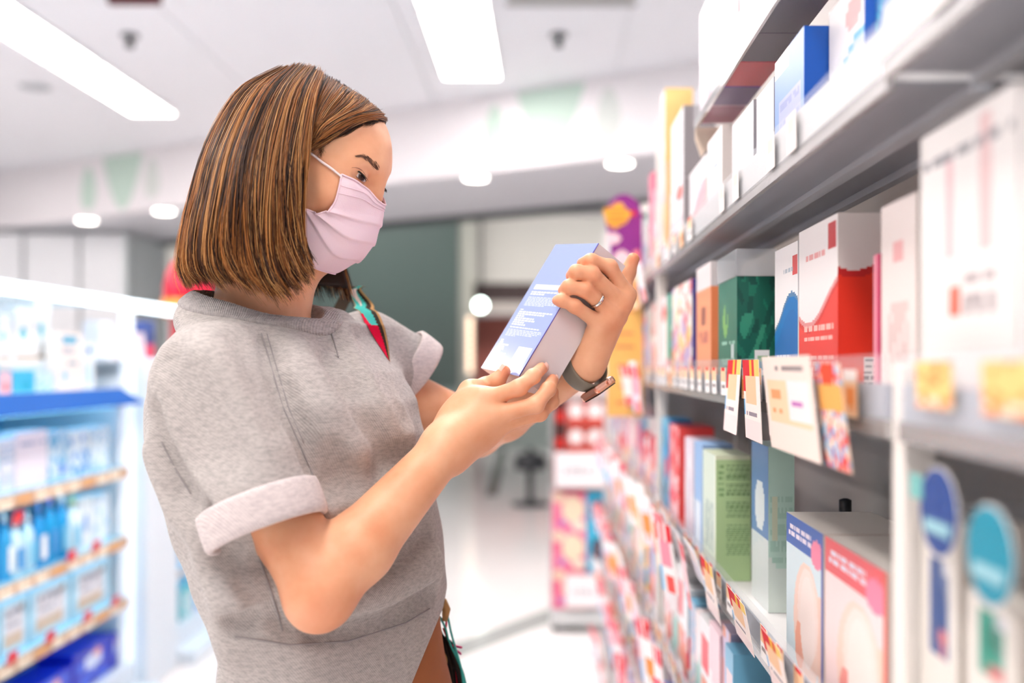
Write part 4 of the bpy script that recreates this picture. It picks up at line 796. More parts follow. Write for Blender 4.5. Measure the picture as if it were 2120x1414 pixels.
def onb(px, py, off):                                # same for the blue front
    d = Vector(((px-CX)/FPX, 1, (CY-py)/FPX)); o = Vector((0, 0, CAMZ)); t = (boxpt(0, 0, 1)+bz*off-o).dot(bz)/d.dot(bz); return o+d*t

# ---------------------------------------------------------------- the woman
TF = Vector((.875, -.485, 0)).normalized(); TR = Vector((TF.y, -TF.x, 0))      # torso forward, her right
HP, HY = math.radians(20), math.radians(9)
HF = Vector((math.cos(HP)*math.cos(HY), -math.cos(HP)*math.sin(HY), -math.sin(HP))); HU = Vector((math.sin(HP)*math.cos(HY), -math.sin(HP)*math.sin(HY), math.cos(HP))); HR = Vector((-math.sin(HY), -math.cos(HY), 0))
HO = P(630, 362, 1.2); HS = .96
def H(f, r, u): return HO+(HF*f+HR*r+HU*u)*HS
def toH(p):
    d = (Vector(p)-HO)/HS; return Vector((d.dot(HF), d.dot(HR), d.dot(HU)))
def onr(px, py, r):                                  # pixel -> point of the head at lateral offset r
    d = Vector(((px-CX)/FPX, 1, (CY-py)/FPX)); o = Vector((0, 0, CAMZ)); t = (HO+HR*(r*HS)-o).dot(HR)/d.dot(HR); return o+d*t
AX = (HF, HR, HU)
def hell(f, r, u, a, b, c): return ell(H(f, r, u), AX, (a*HS, b*HS, c*HS))
G = Grid((-.5, .94, .80), (.15, 1.52, 1.58), .0021)
# head
G.add(hell(-.006, 0, .037, .097, .073, .080)); G.add(hell(.03, 0, .035, .068, .067, .075), .02); G.add(hell(.035, 0, -.03, .062, .060, .075), .03)
G.add(hell(.052, 0, -.070, .030, .034, .028), .03)                       # chin
for s in (1, -1):
    G.add(cone(H(-.002, .056*s, -.04), H(.048, .022*s, -.076), .02*HS, .018*HS), .03)   # jaw
    G.add(hell(.058, .036*s, -.012, .03, .026, .024), .02)             # cheek bone
    G.add(cone(H(.082, .014*s, .037), H(.068, .046*s, .036), .0095*HS, .007*HS), .018)  # brow
    G.add(hell(.098, .031*s, .0165, .0165, .0165, .0105), .016, 's')    # eye socket
    G.add(hell(-.008, .073*s, .0, .018, .008, .03), .006)               # ear
G.add(cone(H(.088, 0, .034), H(.101, 0, -.026), .008*HS, .011*HS), .014); G.add(hell(.089, 0, -.030, .012, .016, .010), .01)
G.add(hell(.074, 0, -.058, .014, .024, .012), .012)                     # lips
EYE = {}
for s in (1, -1):
    EYE[s] = H(.0775, .0300*s, .0185)
    G.add(ell(EYE[s], AX, (.0126, .0126, .0126)), .002)
# neck, shoulders, trunk (under the clothes)
NB = P(540, 660, 1.215)
G.add(cone(NB, H(-.028, 0, -.035), .056, .053), .03); G.add(cone(NB+Vector((-.006, 0, -.018)), H(-.0, 0, -.06), .044, .045), .025)
SR, SL = P(398, 752, 1.07), P(772, 706, 1.36)
BSR = SR+Vector((.03, .018, -.045)); BSL = SL+Vector((-.02, -.01, -.045))
G.add(cone(BSR, NB+Vector((0, 0, -.055)), .036, .042), .03); G.add(cone(BSL, NB+Vector((0, 0, -.06)), .03, .04), .03)
def rowpx(py, x0, x1, a, bk=0.0, Y=1.205, sh=0.0):
    z = CAMZ+(CY-py)/FPX*Y; xc = ((x0+x1)/2-CX)/FPX*Y; hw = (x1-x0)/2/FPX*Y
    b = math.sqrt(max(hw*hw-(a*.485)**2, .02**2))/.875
    return (z, xc, Y+sh, a, b, b)
ROWS = [rowpx(1430, 490, 926, .160), rowpx(1370, 492, 916, .162), rowpx(1315, 504, 905, .166), rowpx(1290, 502, 903, .172), rowpx(1250, 492, 908, .182), rowpx(1180, 462, 902, .188), rowpx(1100, 425, 891, .188), rowpx(1000, 386, 880, .186), rowpx(900, 348, 868, .182), rowpx(830, 345, 850, .176), rowpx(770, 372, 812, .168), rowpx(720, 405, 745, .15), rowpx(690, 430, 700, .125)]
G.add(loft([(z, x, y, a*.86, b*.86, c*.86) for z, x, y, a, b, c in ROWS], TF, TR), .03)
# arms
ER, WR = P(664, 1222, 1.03), P(924, 926, 1.125)
EL, WL = P(986, 893, 1.43), P(1212, 752, 1.235)
def arm(S, E, W_, ru, re, rm, rw, bulge):
    G.add(cone(S, E, ru, re), .02)
    m = E.lerp(W_, .28); G.add(cone(E, m, re*.98, rm), .012); G.add(cone(m, W_, rm, rw), .012)
arm(BSR, ER, WR, .040, .0365, .0375, .0250, 0); arm(BSL, EL, WL, .038, .036, .036, .0235, 0)
G.add(ell(ER+Vector((-.004, .0, -.014)), ((.76, 0, -.65), (0, 1, 0), (.65, 0, .76)), (.026, .028, .026)), .02)
def hand(palm, fingers, kp, kf):
    for prim, k in palm: G.add(prim, k)
    pts = [p for f in fingers for p, r in f]; lo = np.min(np.array([tuple(p) for p in pts]), 0)-.014; hi = np.max(np.array([tuple(p) for p in pts]), 0)+.014
    sl, (X, Y, Z) = G.reg(lo, hi, .012)
    D = None
    for f in fingers:
        d = None
        for (a, ra), (b, rb) in zip(f[:-1], f[1:]):
            q = cone(a, b, ra, rb)[2](X, Y, Z); d = q if d is None else smin(d, q, .0035)
        for i, (a, ra) in enumerate(f[1:-1]):                            # knuckle swell
            q = np.sqrt((X-a.x)**2+(Y-a.y)**2+(Z-a.z)**2)-ra*1.05; d = smin(d, q, .004)
        D = d if D is None else smin(D, d, kf)
    G.F[sl] = smin(G.F[sl], D.astype(np.float32), kp)
# near (right) hand under the carton
rw = WR
Imc, Mmc, Rmc, Lmc = P(1000, 829, 1.147), P(1020, 861, 1.140), P(1026, 882, 1.150), P(1014, 897, 1.166)
palmR = [(cone(rw, Imc, .022, .0135), .02), (cone(rw, Mmc, .022, .013), .016), (cone(rw+Vector((.004, .008, -.006)), Rmc, .02, .0125), .016), (cone(rw+Vector((.004, .012, -.008)), Lmc, .019, .012), .016), (cone(rw+Vector((.0, .01, .006)), P(975, 812, 1.178), .02, .015), .018), (ell(P(975, 872, 1.155), ((.8, 0, .6), (0, 1, 0), (-.6, 0, .8)), (.045, .016, .034)), .016)]
fR = [[(Imc, .0105), (P(1074, 803, 1.138), .0092), (P(1104, 779, 1.146), .0082), (onw(1122, 762, .0075), .0072)],
      [(Mmc, .0105), (P(1109, 838, 1.135), .0093), (P(1135, 806, 1.148), .0083), (onw(1144, 787, .0078), .0074)],
      [(Rmc, .010), (P(1117, 856, 1.150), .0088), (P(1142, 833, 1.172), .008), (P(1145, 812, 1.184), .0072)],
      [(Lmc, .0092), (P(1082, 869, 1.176), .008), (P(1112, 850, 1.192), .0072), (P(1122, 838, 1.20), .0065)],
      [(P(975, 812, 1.178), .0135), (P(1006, 800, 1.196), .0108), (P(1028, 790, onb(1028, 790, .009).y), .0098), (onb(1044, 769, .008), .0078)]]
hand(palmR, fR, .0075, .0012)
# far (left) hand across the white side
lw = WL
MC = [onw(1297, 611, .012), onw(1287, 629, .0165), onw(1266, 648, .0165), onw(1241, 670, .0135)]
fL = [[(MC[0], .0105), (onw(1262, 553, .0145), .0092), (onw(1224, 540, .0115), .0083), (onw(1206, 545, .004), .0072)],
      [(MC[1], .0105), (onw(1226, 569, .0185), .0094), (onw(1194, 563, .0125), .0085), (onw(1183, 571, .002), .0074)],
      [(MC[2], .010), (onw(1211, 600, .018), .009), (onw(1178, 594, .011), .0082), (onw(1167, 601, .002), .0072)],
      [(MC[3], .0092), (onw(1190, 634, .0145), .008), (onw(1163, 622, .009), .0073), (onw(1153, 622, .002), .0064)],
      [(P(1278, 650, 1.248), .0135), (P(1290, 600, 1.272), .0108), (P(1300, 563, 1.276), .0098), (P(1311, 536, 1.272), .0082)]]
palmL = [(cone(lw, MC[0], .019, .0115), .012), (cone(lw, MC[1], .019, .012), .012), (cone(lw, MC[2], .019, .011), .012), (cone(lw+Vector((-.004, 0, 0)), MC[3], .018, .0105), .012), (cone(lw, P(1272, 660, 1.245), .018, .014), .012)]
hand(palmL, fL, .0075, .0012)
# the carton and the mask-free face stay outside the skin: press fingers flat against the carton
def inside_box(shr):
    A = [np.array(v) for v in (bx, by, bz)]; c = np.array(BC); hlf = np.array(BD)-shr
    def fn(X, Y, Z):
        x, y, z = X-c[0], Y-c[1], Z-c[2]; q = [np.abs(x*A[i][0]+y*A[i][1]+z*A[i][2])-hlf[i] for i in range(3)]
        return np.maximum(np.maximum(q[0], q[1]), q[2])
    R = float(np.linalg.norm(hlf)); return c-R, c+R, fn
G.add(inside_box(-.0002), .0, 's')
V_, Q_ = surface_nets(G); V_ = relax(V_, Q_, 2, .5); BODY = (G.lo.copy(), G.h, G.F, G.n.copy())
woman = empty('person', (-.30, 1.21, 0), 'woman in a grey sweatshirt and pink mask reading a carton', 'person')
def skin_mat():
    m = mat('skin', (238, 178, 138), rough=.42, spec=.4, sss=.12)
    nt = m.node_tree; b = nt.nodes['Principled BSDF']; tc = nt.nodes.new('ShaderNodeTexCoord')
    n = nt.nodes.new('ShaderNodeTexNoise'); n.inputs['Scale'].default_value = 22; n.inputs['Detail'].default_value = 5; nt.links.new(tc.outputs['Object'], n.inputs['Vector'])
    r = nt.nodes.new('ShaderNodeValToRGB'); r.color_ramp.elements[0].position = .3; r.color_ramp.elements[1].position = .7
    r.color_ramp.elements[0].color = (*lin((229, 158, 118)), 1); r.color_ramp.elements[1].color = (*lin((243, 187, 149)), 1)
    nt.links.new(n.outputs['Fac'], r.inputs['Fac'])
    a = nt.nodes.new('ShaderNodeAttribute'); a.attribute_name = 'blush'
    mx = nt.nodes.new('ShaderNodeMix'); mx.data_type = 'RGBA'; mx.inputs['B'].default_value = (*lin((236, 128, 92)), 1)
    nt.links.new(a.outputs['Fac'], mx.inputs['Factor']); nt.links.new(r.outputs['Color'], mx.inputs['A']); nt.links.new(mx.outputs['Result'], b.inputs['Base Color'])
    n2 = nt.nodes.new('ShaderNodeTexNoise'); n2.inputs['Scale'].default_value = 420; n2.inputs['Detail'].default_value = 2; nt.links.new(tc.outputs['Object'], n2.inputs['Vector'])
    bp_ = nt.nodes.new('ShaderNodeBump'); bp_.inputs['Strength'].default_value = .08; bp_.inputs['Distance'].default_value = .001; nt.links.new(n2.outputs['Fac'], bp_.inputs['Height']); nt.links.new(bp_.outputs['Normal'], b.inputs['Normal'])
    return m
SKIN = skin_mat()
bme = np_mesh('body', V_, Q_)
bl_ = np.zeros(len(V_), np.float32)                  # redder skin at finger tips, knuckles and elbow
for f in fR+fL:
    for i, (p, r) in enumerate(f):
        amt, rad = ((.0, .01), (.28, .012), (.1, .01), (.5, .012))[i]
        d = np.linalg.norm(V_-np.array(p), axis=1); bl_ = np.maximum(bl_, amt*np.exp(-(d/rad)**2))
bl_ = np.maximum(bl_, .3*np.exp(-(np.linalg.norm(V_-np.array(ER+Vector((0, -.03, -.02))), axis=1)/.03)**2))
at = bme.attributes.new('blush', 'FLOAT', 'POINT'); at.data.foreach_set('value', bl_)
link('body', bme, woman, SKIN)

CRC = Vector((-.349, 1.21, 1.27))
def ring_pt(a, ef=.098, er=.077, dz=0.0, k=1.0):
    c, s = math.cos(a), math.sin(a); return CRC+TF*(ef*k*c)+TR*(er*k*s)+Vector((0, 0, -.024*c-.004*abs(s)+dz))
CN_ = (Vector((0, 0, 1))+TF*.235).normalized()
ax_c = (TF-CN_*TF.dot(CN_)).normalized()
# sweatshirt ---------------------------------------------------------------
G = Grid((-.52, .90, .76), (-.10, 1.50, 1.32), .0028)
G.add(loft(ROWS, TF, TR, 2.08))
cuffR, cuffL = P(547, 1075, 1.03), P(853, 768, 1.385)
G.add(cone(NB+Vector((-.004, .0, -.055)), SR+Vector((.024, .014, -.026)), .058, .050), .045); G.add(cone(NB+Vector((0, 0, -.055)), SL+Vector((-.01, 0, -.02)), .056, .052), .05)
G.add(ell(CRC-CN_*.028, (ax_c, TR, CN_), (.100, .090, .050)), .022)
dR = (P(549, 1072, 1.03)-P(440, 760, 1.062)).normalized(); dL = (cuffL-SL).normalized()
def sleeve(a, b, ra, rb, hin, d):
    lo, hi, c1_ = cone(a, b, ra, rb); c2_ = cone(b-d*.004, b+d*.04, hin*.9, hin)[2]; q = np.array(b+d*.004); n = np.array(d)
    def fn(X, Y, Z):
        pl_ = (X-q[0])*n[0]+(Y-q[1])*n[1]+(Z-q[2])*n[2]; return np.maximum(np.maximum(c1_(X, Y, Z), pl_), -c2_(X, Y, Z))
    return lo, hi, fn
G.add(sleeve(SR+Vector((.022, .010, -.022)), cuffR, .058, .058, .0545, dR), .022); G.add(sleeve(SL+Vector((-.01, 0, -.015)), cuffL, .056, .050, .0465, dL), .02)
def halfspace(p, n, rad):                            # cut beyond the cuff
    p, n = np.array(p), np.array(n)
    def fn(X, Y, Z):
        a = (X-p[0])*n[0]+(Y-p[1])*n[1]+(Z-p[2])*n[2]; return np.maximum(-a, np.sqrt((X-p[0])**2+(Y-p[1])**2+(Z-p[2])**2)-rad)
    return p-rad, p+rad, fn
def tubein(a, b, r): return cone(a, b, r, r)
# folds: ridges and valleys along polylines on the surface
def fold(pts, amp, wd):
    pts = [np.array(p) for p in pts]; lo = np.min(pts, 0)-wd*2.2; hi = np.max(pts, 0)+wd*2.2
    r = G.reg(lo, hi, 0)
    if r is None: return
    sl, (X, Y, Z) = r; D = None
    for a, b in zip(pts[:-1], pts[1:]):
        ab = b-a; L = float(ab@ab)+1e-9; x, y, z = X-a[0], Y-a[1], Z-a[2]; t = np.clip((x*ab[0]+y*ab[1]+z*ab[2])/L, 0, 1)
        d = (x-t*ab[0])**2+(y-t*ab[1])**2+(z-t*ab[2])**2; D = d if D is None else np.minimum(D, d)
    G.F[sl] -= (amp*np.exp(-D/wd**2)).astype(np.float32)
def onS(px, py):                                     # first hit of the sweatshirt along a pixel ray
    for t in np.arange(.93, 1.5, .002):
        p = P(px, py, t); i = np.round((np.array(p)-G.lo)/G.h).astype(int)
        if np.all(i >= 0) and np.all(i < G.n) and G.F[tuple(i)] < .001: return p
    return P(px, py, 1.2)
FOLDS = [(((556, 705), (572, 770), (596, 840), (630, 920), (650, 970)), -.013, .0075), (((620, 730), (665, 820), (715, 900), (750, 960)), .008, .020), (((680, 745), (710, 795), (750, 860), (800, 935)), -.010, .010), (((700, 660), (750, 750), (800, 840), (835, 910)), .009, .016), (((745, 690), (795, 780), (845, 870)), -.007, .009),
    (((690, 1000), (760, 985), (840, 940)), -.009, .012), (((700, 1050), (780, 1040), (870, 990)), .007, .016), (((740, 1120), (810, 1095), (880, 1050)), -.008, .012), (((690, 940), (720, 1000), (735, 1060)), -.006, .012),
    (((484, 1285), (560, 1268), (620, 1300), (700, 1305), (800, 1280), (896, 1225)), -.012, .009), (((480, 1245), (540, 1225), (600, 1262)), .009, .014), (((700, 1255), (800, 1225), (895, 1170)), .009, .017), (((700, 1195), (800, 1165), (888, 1105)), -.008, .011),
    (((312, 850), (340, 930), (380, 1010), (425, 1080), (470, 1150), (540, 1245)), -.012, .0085), (((325, 930), (365, 1030), (420, 1120), (470, 1210)), .006, .014), (((360, 1010), (400, 1100), (450, 1190)), -.006, .009), (((535, 1160), (565, 1240), (585, 1285)), -.008, .008),
    (((345, 740), (375, 850), (410, 940)), -.006, .014), (((440, 740), (500, 840), (550, 910)), .006, .022), (((390, 780), (430, 870), (470, 940)), -.005, .016), (((500, 700), (540, 780), (580, 880)), -.005, .014)]
for pts, amp, wd in FOLDS:
    q = []
    for u_, v_ in zip(pts[:-1], pts[1:]):
        for t_ in (0, .25, .5, .75): q.append(onS(u_[0]+(v_[0]-u_[0])*t_, u_[1]+(v_[1]-u_[1])*t_))
    q.append(onS(*pts[-1]))
    n_q = len(q); q = [q[max(i-1, 0)].lerp(q[min(i+1, n_q-1)], .5).lerp(q[i], .5) for i in range(n_q)]
    fold(q, amp*2.8, wd*1.4)
# soft overall unevenness of the cloth
sl, (X, Y, Z) = G.reg(G.lo, G.lo+G.h*(G.n-1), 0)
G.F += (.0016*np.sin(31*X+17*Y+9*Z)*np.sin(23*Z-19*X+4)+.0012*np.sin(57*X-40*Z+1)*np.sin(48*Y+33*Z)).astype(np.float32)
hp0 = P(908, 1280, 1.2); hp1 = P(846, 1432, 1.2); hd = (hp1-hp0).normalized(); hn = hd.cross(Vector((0, 1, 0))).normalized(); hn = hn if hn.x > 0 else -hn    # raised hem at the front
sl, (X, Y, Z) = G.reg(G.lo, G.lo+G.h*(G.n-1), 0)
G.F = np.maximum(G.F, np.where((Z < .915) & (X > -.24), (X-hp0.x)*hn.x+(Y-hp0.y)*hn.y+(Z-hp0.z)*hn.z, -1).astype(np.float32))
cut_e = ell(CRC+CN_*.035, (ax_c, TR, CN_), (.091, .075, .075))[2]; cut_o = ell(CRC+CN_*.035, (ax_c, TR, CN_), (.115, .099, .098))[2]
GC = Grid((-.50, 1.06, 1.19), (-.20, 1.36, 1.33), .0021)
_, (X, Y, Z) = GC.reg(GC.lo, GC.lo+GC.h*(GC.n-1), 0)
qx, qy, qz = [np.clip((v-G.lo[k])/G.h, 0, G.n[k]-1.001) for k, v in enumerate((X, Y, Z))]
ix, iy, iz = [q.astype(int) for q in (qx, qy, qz)]; fx, fy, fz = qx-ix, qy-iy, qz-iz
tri = 0
for a_ in (0, 1):
    for b_ in (0, 1):
        for c_ in (0, 1): tri = tri+G.F[ix+a_, iy+b_, iz+c_]*(fx if a_ else 1-fx)*(fy if b_ else 1-fy)*(fz if c_ else 1-fz)
fs = tri-.004; e1 = cut_e(X, Y, Z); e2 = cut_o(X, Y, Z)
GC.F = (-smin(-(-smin(-fs, e1+.001, .003)), -e2, .003)).astype(np.float32)
G.add(ell(CRC+CN_*.035, (ax_c, TR, CN_), (.093, .077, .077)), .0, 's')
Vs, Qs = surface_nets(G); Vs = relax(Vs, Qs, 4, .5); SHIRT_F = (G.lo.copy(), G.h, G.F, G.n.copy()); 
def heather(name, base, dark, rib=None, scale=1.0):
    m = mat(name, base, rough=.92, spec=.12); nt = m.node_tree; b = nt.nodes['Principled BSDF']; tc = nt.nodes.new('ShaderNodeTexCoord')
    b.inputs['Sheen Weight'].default_value = .25
    n1 = nt.nodes.new('ShaderNodeTexNoise'); n1.inputs['Scale'].default_value = 230*scale; n1.inputs['Detail'].default_value = 6; n1.inputs['Roughness'].default_value = .7
    mp = nt.nodes.new('ShaderNodeMapping'); mp.inputs['Scale'].default_value = (.55, .55, 1.6); mp.inputs['Rotation'].default_value = (.2, .9, .3); nt.links.new(tc.outputs['Object'], mp.inputs['Vector']); nt.links.new(mp.outputs['Vector'], n1.inputs['Vector'])
    r = nt.nodes.new('ShaderNodeValToRGB'); r.color_ramp.elements[0].position = .33; r.color_ramp.elements[1].position = .6
    r.color_ramp.elements[0].color = (*lin(dark), 1); r.color_ramp.elements[1].color = (*lin(base), 1); nt.links.new(n1.outputs['Fac'], r.inputs['Fac']); nt.links.new(r.outputs['Color'], b.inputs['Base Color'])
    wv = nt.nodes.new('ShaderNodeTexWave'); wv.wave_type = 'BANDS'; wv.bands_direction = rib[0] if rib else 'DIAGONAL'; wv.inputs['Scale'].default_value = rib[1] if rib else 170; wv.inputs['Distortion'].default_value = 1.5 if not rib else .3
    nt.links.new(tc.outputs['Object'], wv.inputs['Vector'])
    ad = nt.nodes.new('ShaderNodeMath'); ad.operation = 'ADD'; nt.links.new(n1.outputs['Fac'], ad.inputs[0]); nt.links.new(wv.outputs['Fac'], ad.inputs[1])
    bp_ = nt.nodes.new('ShaderNodeBump'); bp_.inputs['Strength'].default_value = .35 if not rib else .6; bp_.inputs['Distance'].default_value = .0012; nt.links.new(ad.outputs[0], bp_.inputs['Height']); nt.links.new(bp_.outputs['Normal'], b.inputs['Normal'])
    return m
KNIT = heather('grey_heather_knit', (196, 189, 185), (162, 156, 153)); RIB = heather('grey_heather_rib', (192, 185, 183), (156, 150, 149), ('X', 130)); CUFFM = heather('cuff_terry', (232, 220, 218), (206, 194, 194), ('DIAGONAL', 150))
sweat = link('sweatshirt', np_mesh('sweatshirt', Vs, Qs), woman, KNIT)
sweat['label'] = 'grey heather short-sleeved sweatshirt'
def loop_band(name, rings, m, parent, n=56):
    """closed band through a list of ring functions a -> point"""
    V, F = [], []; k = len(rings)
    for fn in rings:
        for i in range(n): V.append(fn(2*math.pi*i/n))
    for j in range(k):
        jj = (j+1) % k
        for i in range(n): F.append((j*n+i, j*n+(i+1) % n, jj*n+(i+1) % n, jj*n+i))
    me = mesh(name, V, F); bm = bmesh.new(); bm.from_mesh(me); bmesh.ops.recalc_face_normals(bm, faces=bm.faces); bm.to_mesh(me); bm.free()
    o = link(name, me, parent, m, smooth=True); return o
def off(base, p): return base
Vc, Qc = surface_nets(GC); link('collar', np_mesh('collar', relax(Vc, Qc, 4), Qc), sweat, RIB)
def cuff(c, d, r, w_, th, parent):
    a = Vector((0, 1, 0)) if abs(d.y) < .8 else Vector((1, 0, 0)); u = d.cross(a).normalized(); v = d.cross(u)
    def rg(rr, t): return lambda q: c+d*t+(u*math.cos(q)+v*math.sin(q))*(rr*(1+.012*math.sin(3*q+1)))
    return loop_band('cuff', [rg(r+th*.2, -w_/2), rg(r+th*.85, -w_/2+.002), rg(r+th, -w_/2+.007), rg(r+th*1.05, 0), rg(r+th, w_/2-.006), rg(r+th*.7, w_/2-.001), rg(r, w_/2), rg(r-th*.6, w_/2-.003), rg(r-th*.7, 0), rg(r-th*.4, -w_/2)], CUFFM, parent, 64)
cuff(cuffR-dR*.004, dR, .0585, .040, .006, sweat); cuff(cuffL-dL*.006, dL, .0495, .036, .004, sweat)
def on_shirt(px, py, lift=.0012):
    lo, h, F, n = SHIRT_F
    for t in np.arange(.93, 1.5, .0007):
        p = P(px, py, t); i = np.round((np.array(p)-lo)/h).astype(int)
        if np.all(i >= 0) and np.all(i < n) and F[tuple(i)] < .0004: return P(px, py, t-lift)
    return P(px, py, 1.2)
def seam(pts, rad=.0009, m=None):
    q = []
    for (a, b) in zip(pts[:-1], pts[1:]):
        for t in np.linspace(0, 1, 7, endpoint=False): q.append(on_shirt(a[0]+(b[0]-a[0])*t, a[1]+(b[1]-a[1])*t))
    return tube('seam', q, rad, m or mat('seam_thread', (158, 152, 152), rough=.9), sweat, 6)
seam(((541, 690), (556, 740), (585, 840), (625, 930), (655, 1000))); seam(((672, 655), (690, 700), (702, 745))); seam(((553, 692), (568, 745), (597, 842), (635, 930)), .0007)
seam(((536, 1150), (560, 1220), (590, 1320))); seam(((335, 915), (365, 975), (400, 1030)), .0008)
seam(((488, 1318), (600, 1335), (720, 1328), (840, 1290), (898, 1255)), .0009)
# ---------------------------------------------------------------- surface helpers
def march(fld, px, py, lift=.0006, t0=.93, t1=1.5, st=.0006):
    lo, h, F, n = fld; t = np.arange(t0, t1, st); a, b = P(px, py, 0), P(px, py, 1)
    q = ((np.array(a)-lo)/h)[None]+t[:, None]*((np.array(b)-np.array(a))/h)[None]; i = np.floor(q).astype(int); ok = np.all((i >= 0) & (i < n-1), axis=1)
    if not ok.any(): return None
    t = t[ok]; q = q[ok]; i = i[ok]; f = q-i; v = 0
    for x in (0, 1):
        for y in (0, 1):
            for z in (0, 1): v = v+F[i[:, 0]+x, i[:, 1]+y, i[:, 2]+z]*(f[:, 0] if x else 1-f[:, 0])*(f[:, 1] if y else 1-f[:, 1])*(f[:, 2] if z else 1-f[:, 2])
    k = np.nonzero(v < 0)[0]
    return P(px, py, float(t[k[0]])-lift) if len(k) else None
def on_body(px, py, lift=.0006): return march(BODY, px, py, lift)
def push_out(V, eps, it=4):
    lo, h, F, n = BODY; V = np.array(V, float)
    for _ in range(it):
        q = (V-lo)/h; i = np.round(q).astype(int); ok = np.all((i >= 1) & (i < n-1), axis=1); ii = np.where(ok[:, None], i, 1)
        d = F[ii[:, 0], ii[:, 1], ii[:, 2]]
        g = np.stack([F[ii[:, 0]+1, ii[:, 1], ii[:, 2]]-F[ii[:, 0]-1, ii[:, 1], ii[:, 2]], F[ii[:, 0], ii[:, 1]+1, ii[:, 2]]-F[ii[:, 0], ii[:, 1]-1, ii[:, 2]], F[ii[:, 0], ii[:, 1], ii[:, 2]+1]-F[ii[:, 0], ii[:, 1], ii[:, 2]-1]], 1)
        g /= np.linalg.norm(g, axis=1)[:, None]+1e-9
        m = ok & (d < eps); V[m] += g[m]*(eps-d[m])[:, None]
    return V
def crom(pts, m):
    pts = np.array([tuple(p) for p in pts], float); n = len(pts); out = []
    ext = np.vstack([2*pts[0]-pts[1], pts, 2*pts[-1]-pts[-2]])
    for t in np.linspace(0, n-1, m):
        i = min(int(t), n-2); f = t-i; a, b, c, d = ext[i:i+4]
        out.append(.5*((2*b)+(-a+c)*f+(2*a-5*b+4*c-d)*f*f+(-a+3*b-3*c+d)*f**3))
    return np.array(out)
# ---------------------------------------------------------------- hair
HAIRM = attr_mat('hair_strands', rough=.38, spec=.45)
HB = MATS['hair_strands'].node_tree.nodes['Principled BSDF']
try: HB.inputs['Anisotropic'].default_value = .4
except Exception: pass
DRAPE = [[(668, 160, 1.165), (655, 205, 1.125), (641, 280, 1.110), (629, 360, 1.103), (622, 430, 1.102), (630, 500, 1.106), (650, 550, 1.112)],
 [(655, 150, 1.178), (630, 203, 1.124), (611, 300, 1.098), (600, 400, 1.090), (598, 480, 1.090), (610, 545, 1.096), (632, 585, 1.10)],
 [(640, 145, 1.185), (601, 200, 1.124), (572, 300, 1.093), (556, 400, 1.080), (551, 500, 1.080), (562, 565, 1.085), (588, 612, 1.09)],
 [(620, 142, 1.19), (571, 199, 1.13), (531, 300, 1.093), (511, 400, 1.079), (504, 500, 1.079), (516, 558, 1.084), (545, 603, 1.09)],
 [(602, 144, 1.195), (541, 195, 1.142), (491, 300, 1.103), (466, 400, 1.089), (454, 490, 1.088), (460, 550, 1.092), (486, 588, 1.098)],
 [(588, 148, 1.2), (511, 200, 1.162), (456, 300, 1.133), (426, 400, 1.120), (408, 490, 1.118), (408, 550, 1.120), (432, 585, 1.123)],
 [(578, 152, 1.205), (499, 197, 1.19), (437, 300, 1.18), (404, 400, 1.176), (385, 480, 1.176), (377, 540, 1.177), (390, 582, 1.178)],
 [(576, 153, 1.215), (502, 199, 1.23), (444, 300, 1.235), (412, 400, 1.24), (392, 490, 1.243), (386, 550, 1.245), (398, 585, 1.247)],
 [(590, 150, 1.225), (520, 200, 1.26), (480, 300, 1.28), (455, 400, 1.29), (440, 490, 1.295), (440, 550, 1.297), (455, 590, 1.298)],
 [(620, 145, 1.23), (565, 195, 1.285), (545, 300, 1.305), (540, 400, 1.315), (540, 490, 1.318), (550, 550, 1.318), (570, 600, 1.317)],
 [(655, 150, 1.235), (635, 203, 1.290), (635, 300, 1.305), (640, 400, 1.308), (645, 490, 1.308), (655, 550, 1.308), (672, 605, 1.305)],
 [(700, 172, 1.235), (700, 230, 1.280), (690, 310, 1.295), (688, 400, 1.298), (695, 480, 1.297), (712, 550, 1.292), (728, 612, 1.286)]]
FRINGE = [[(668, 158, 1.175), (655, 190, 1.140), (645, 225, 1.125), (638, 270, 1.118), (630, 330, 1.118)],
 [(695, 172, 1.178), (680, 195, 1.140), (662, 228, 1.125), (648, 268, 1.118), (634, 325, 1.118)],
 [(725, 187, 1.178), (705, 208, 1.140), (680, 236, 1.123), (656, 268, 1.116), (636, 318, 1.116)],
 [(755, 206, 1.180), (735, 222, 1.145), (705, 240, 1.124), (668, 268, 1.114), (640, 312, 1.114)],
 [(780, 226, 1.185), (762, 233, 1.148), (728, 244, 1.124), (682, 266, 1.112), (643, 304, 1.112)],
 [(798, 246, 1.190), (776, 241, 1.150), (738, 248, 1.126), (690, 272, 1.113), (646, 300, 1.113)],
 [(796, 252, 1.192), (770, 247, 1.155), (735, 258, 1.130), (692, 284, 1.118), (650, 308, 1.116)]]
FARF = [[(700, 172, 1.235), (730, 205, 1.262), (745, 250, 1.275), (730, 310, 1.29), (705, 380, 1.298)],
 [(740, 196, 1.22), (765, 222, 1.24), (778, 250, 1.255), (768, 290, 1.275), (740, 340, 1.29)],
 [(780, 228, 1.205), (792, 244, 1.222), (792, 262, 1.24), (780, 292, 1.262), (755, 340, 1.28)]]
def guides(L, m): return np.array([crom([P(*q) for q in g], m) for g in L])
NSEG = 22
GD, GF, GX = guides(DRAPE, NSEG), guides(FRINGE, NSEG), guides(FARF, NSEG)
hob = []
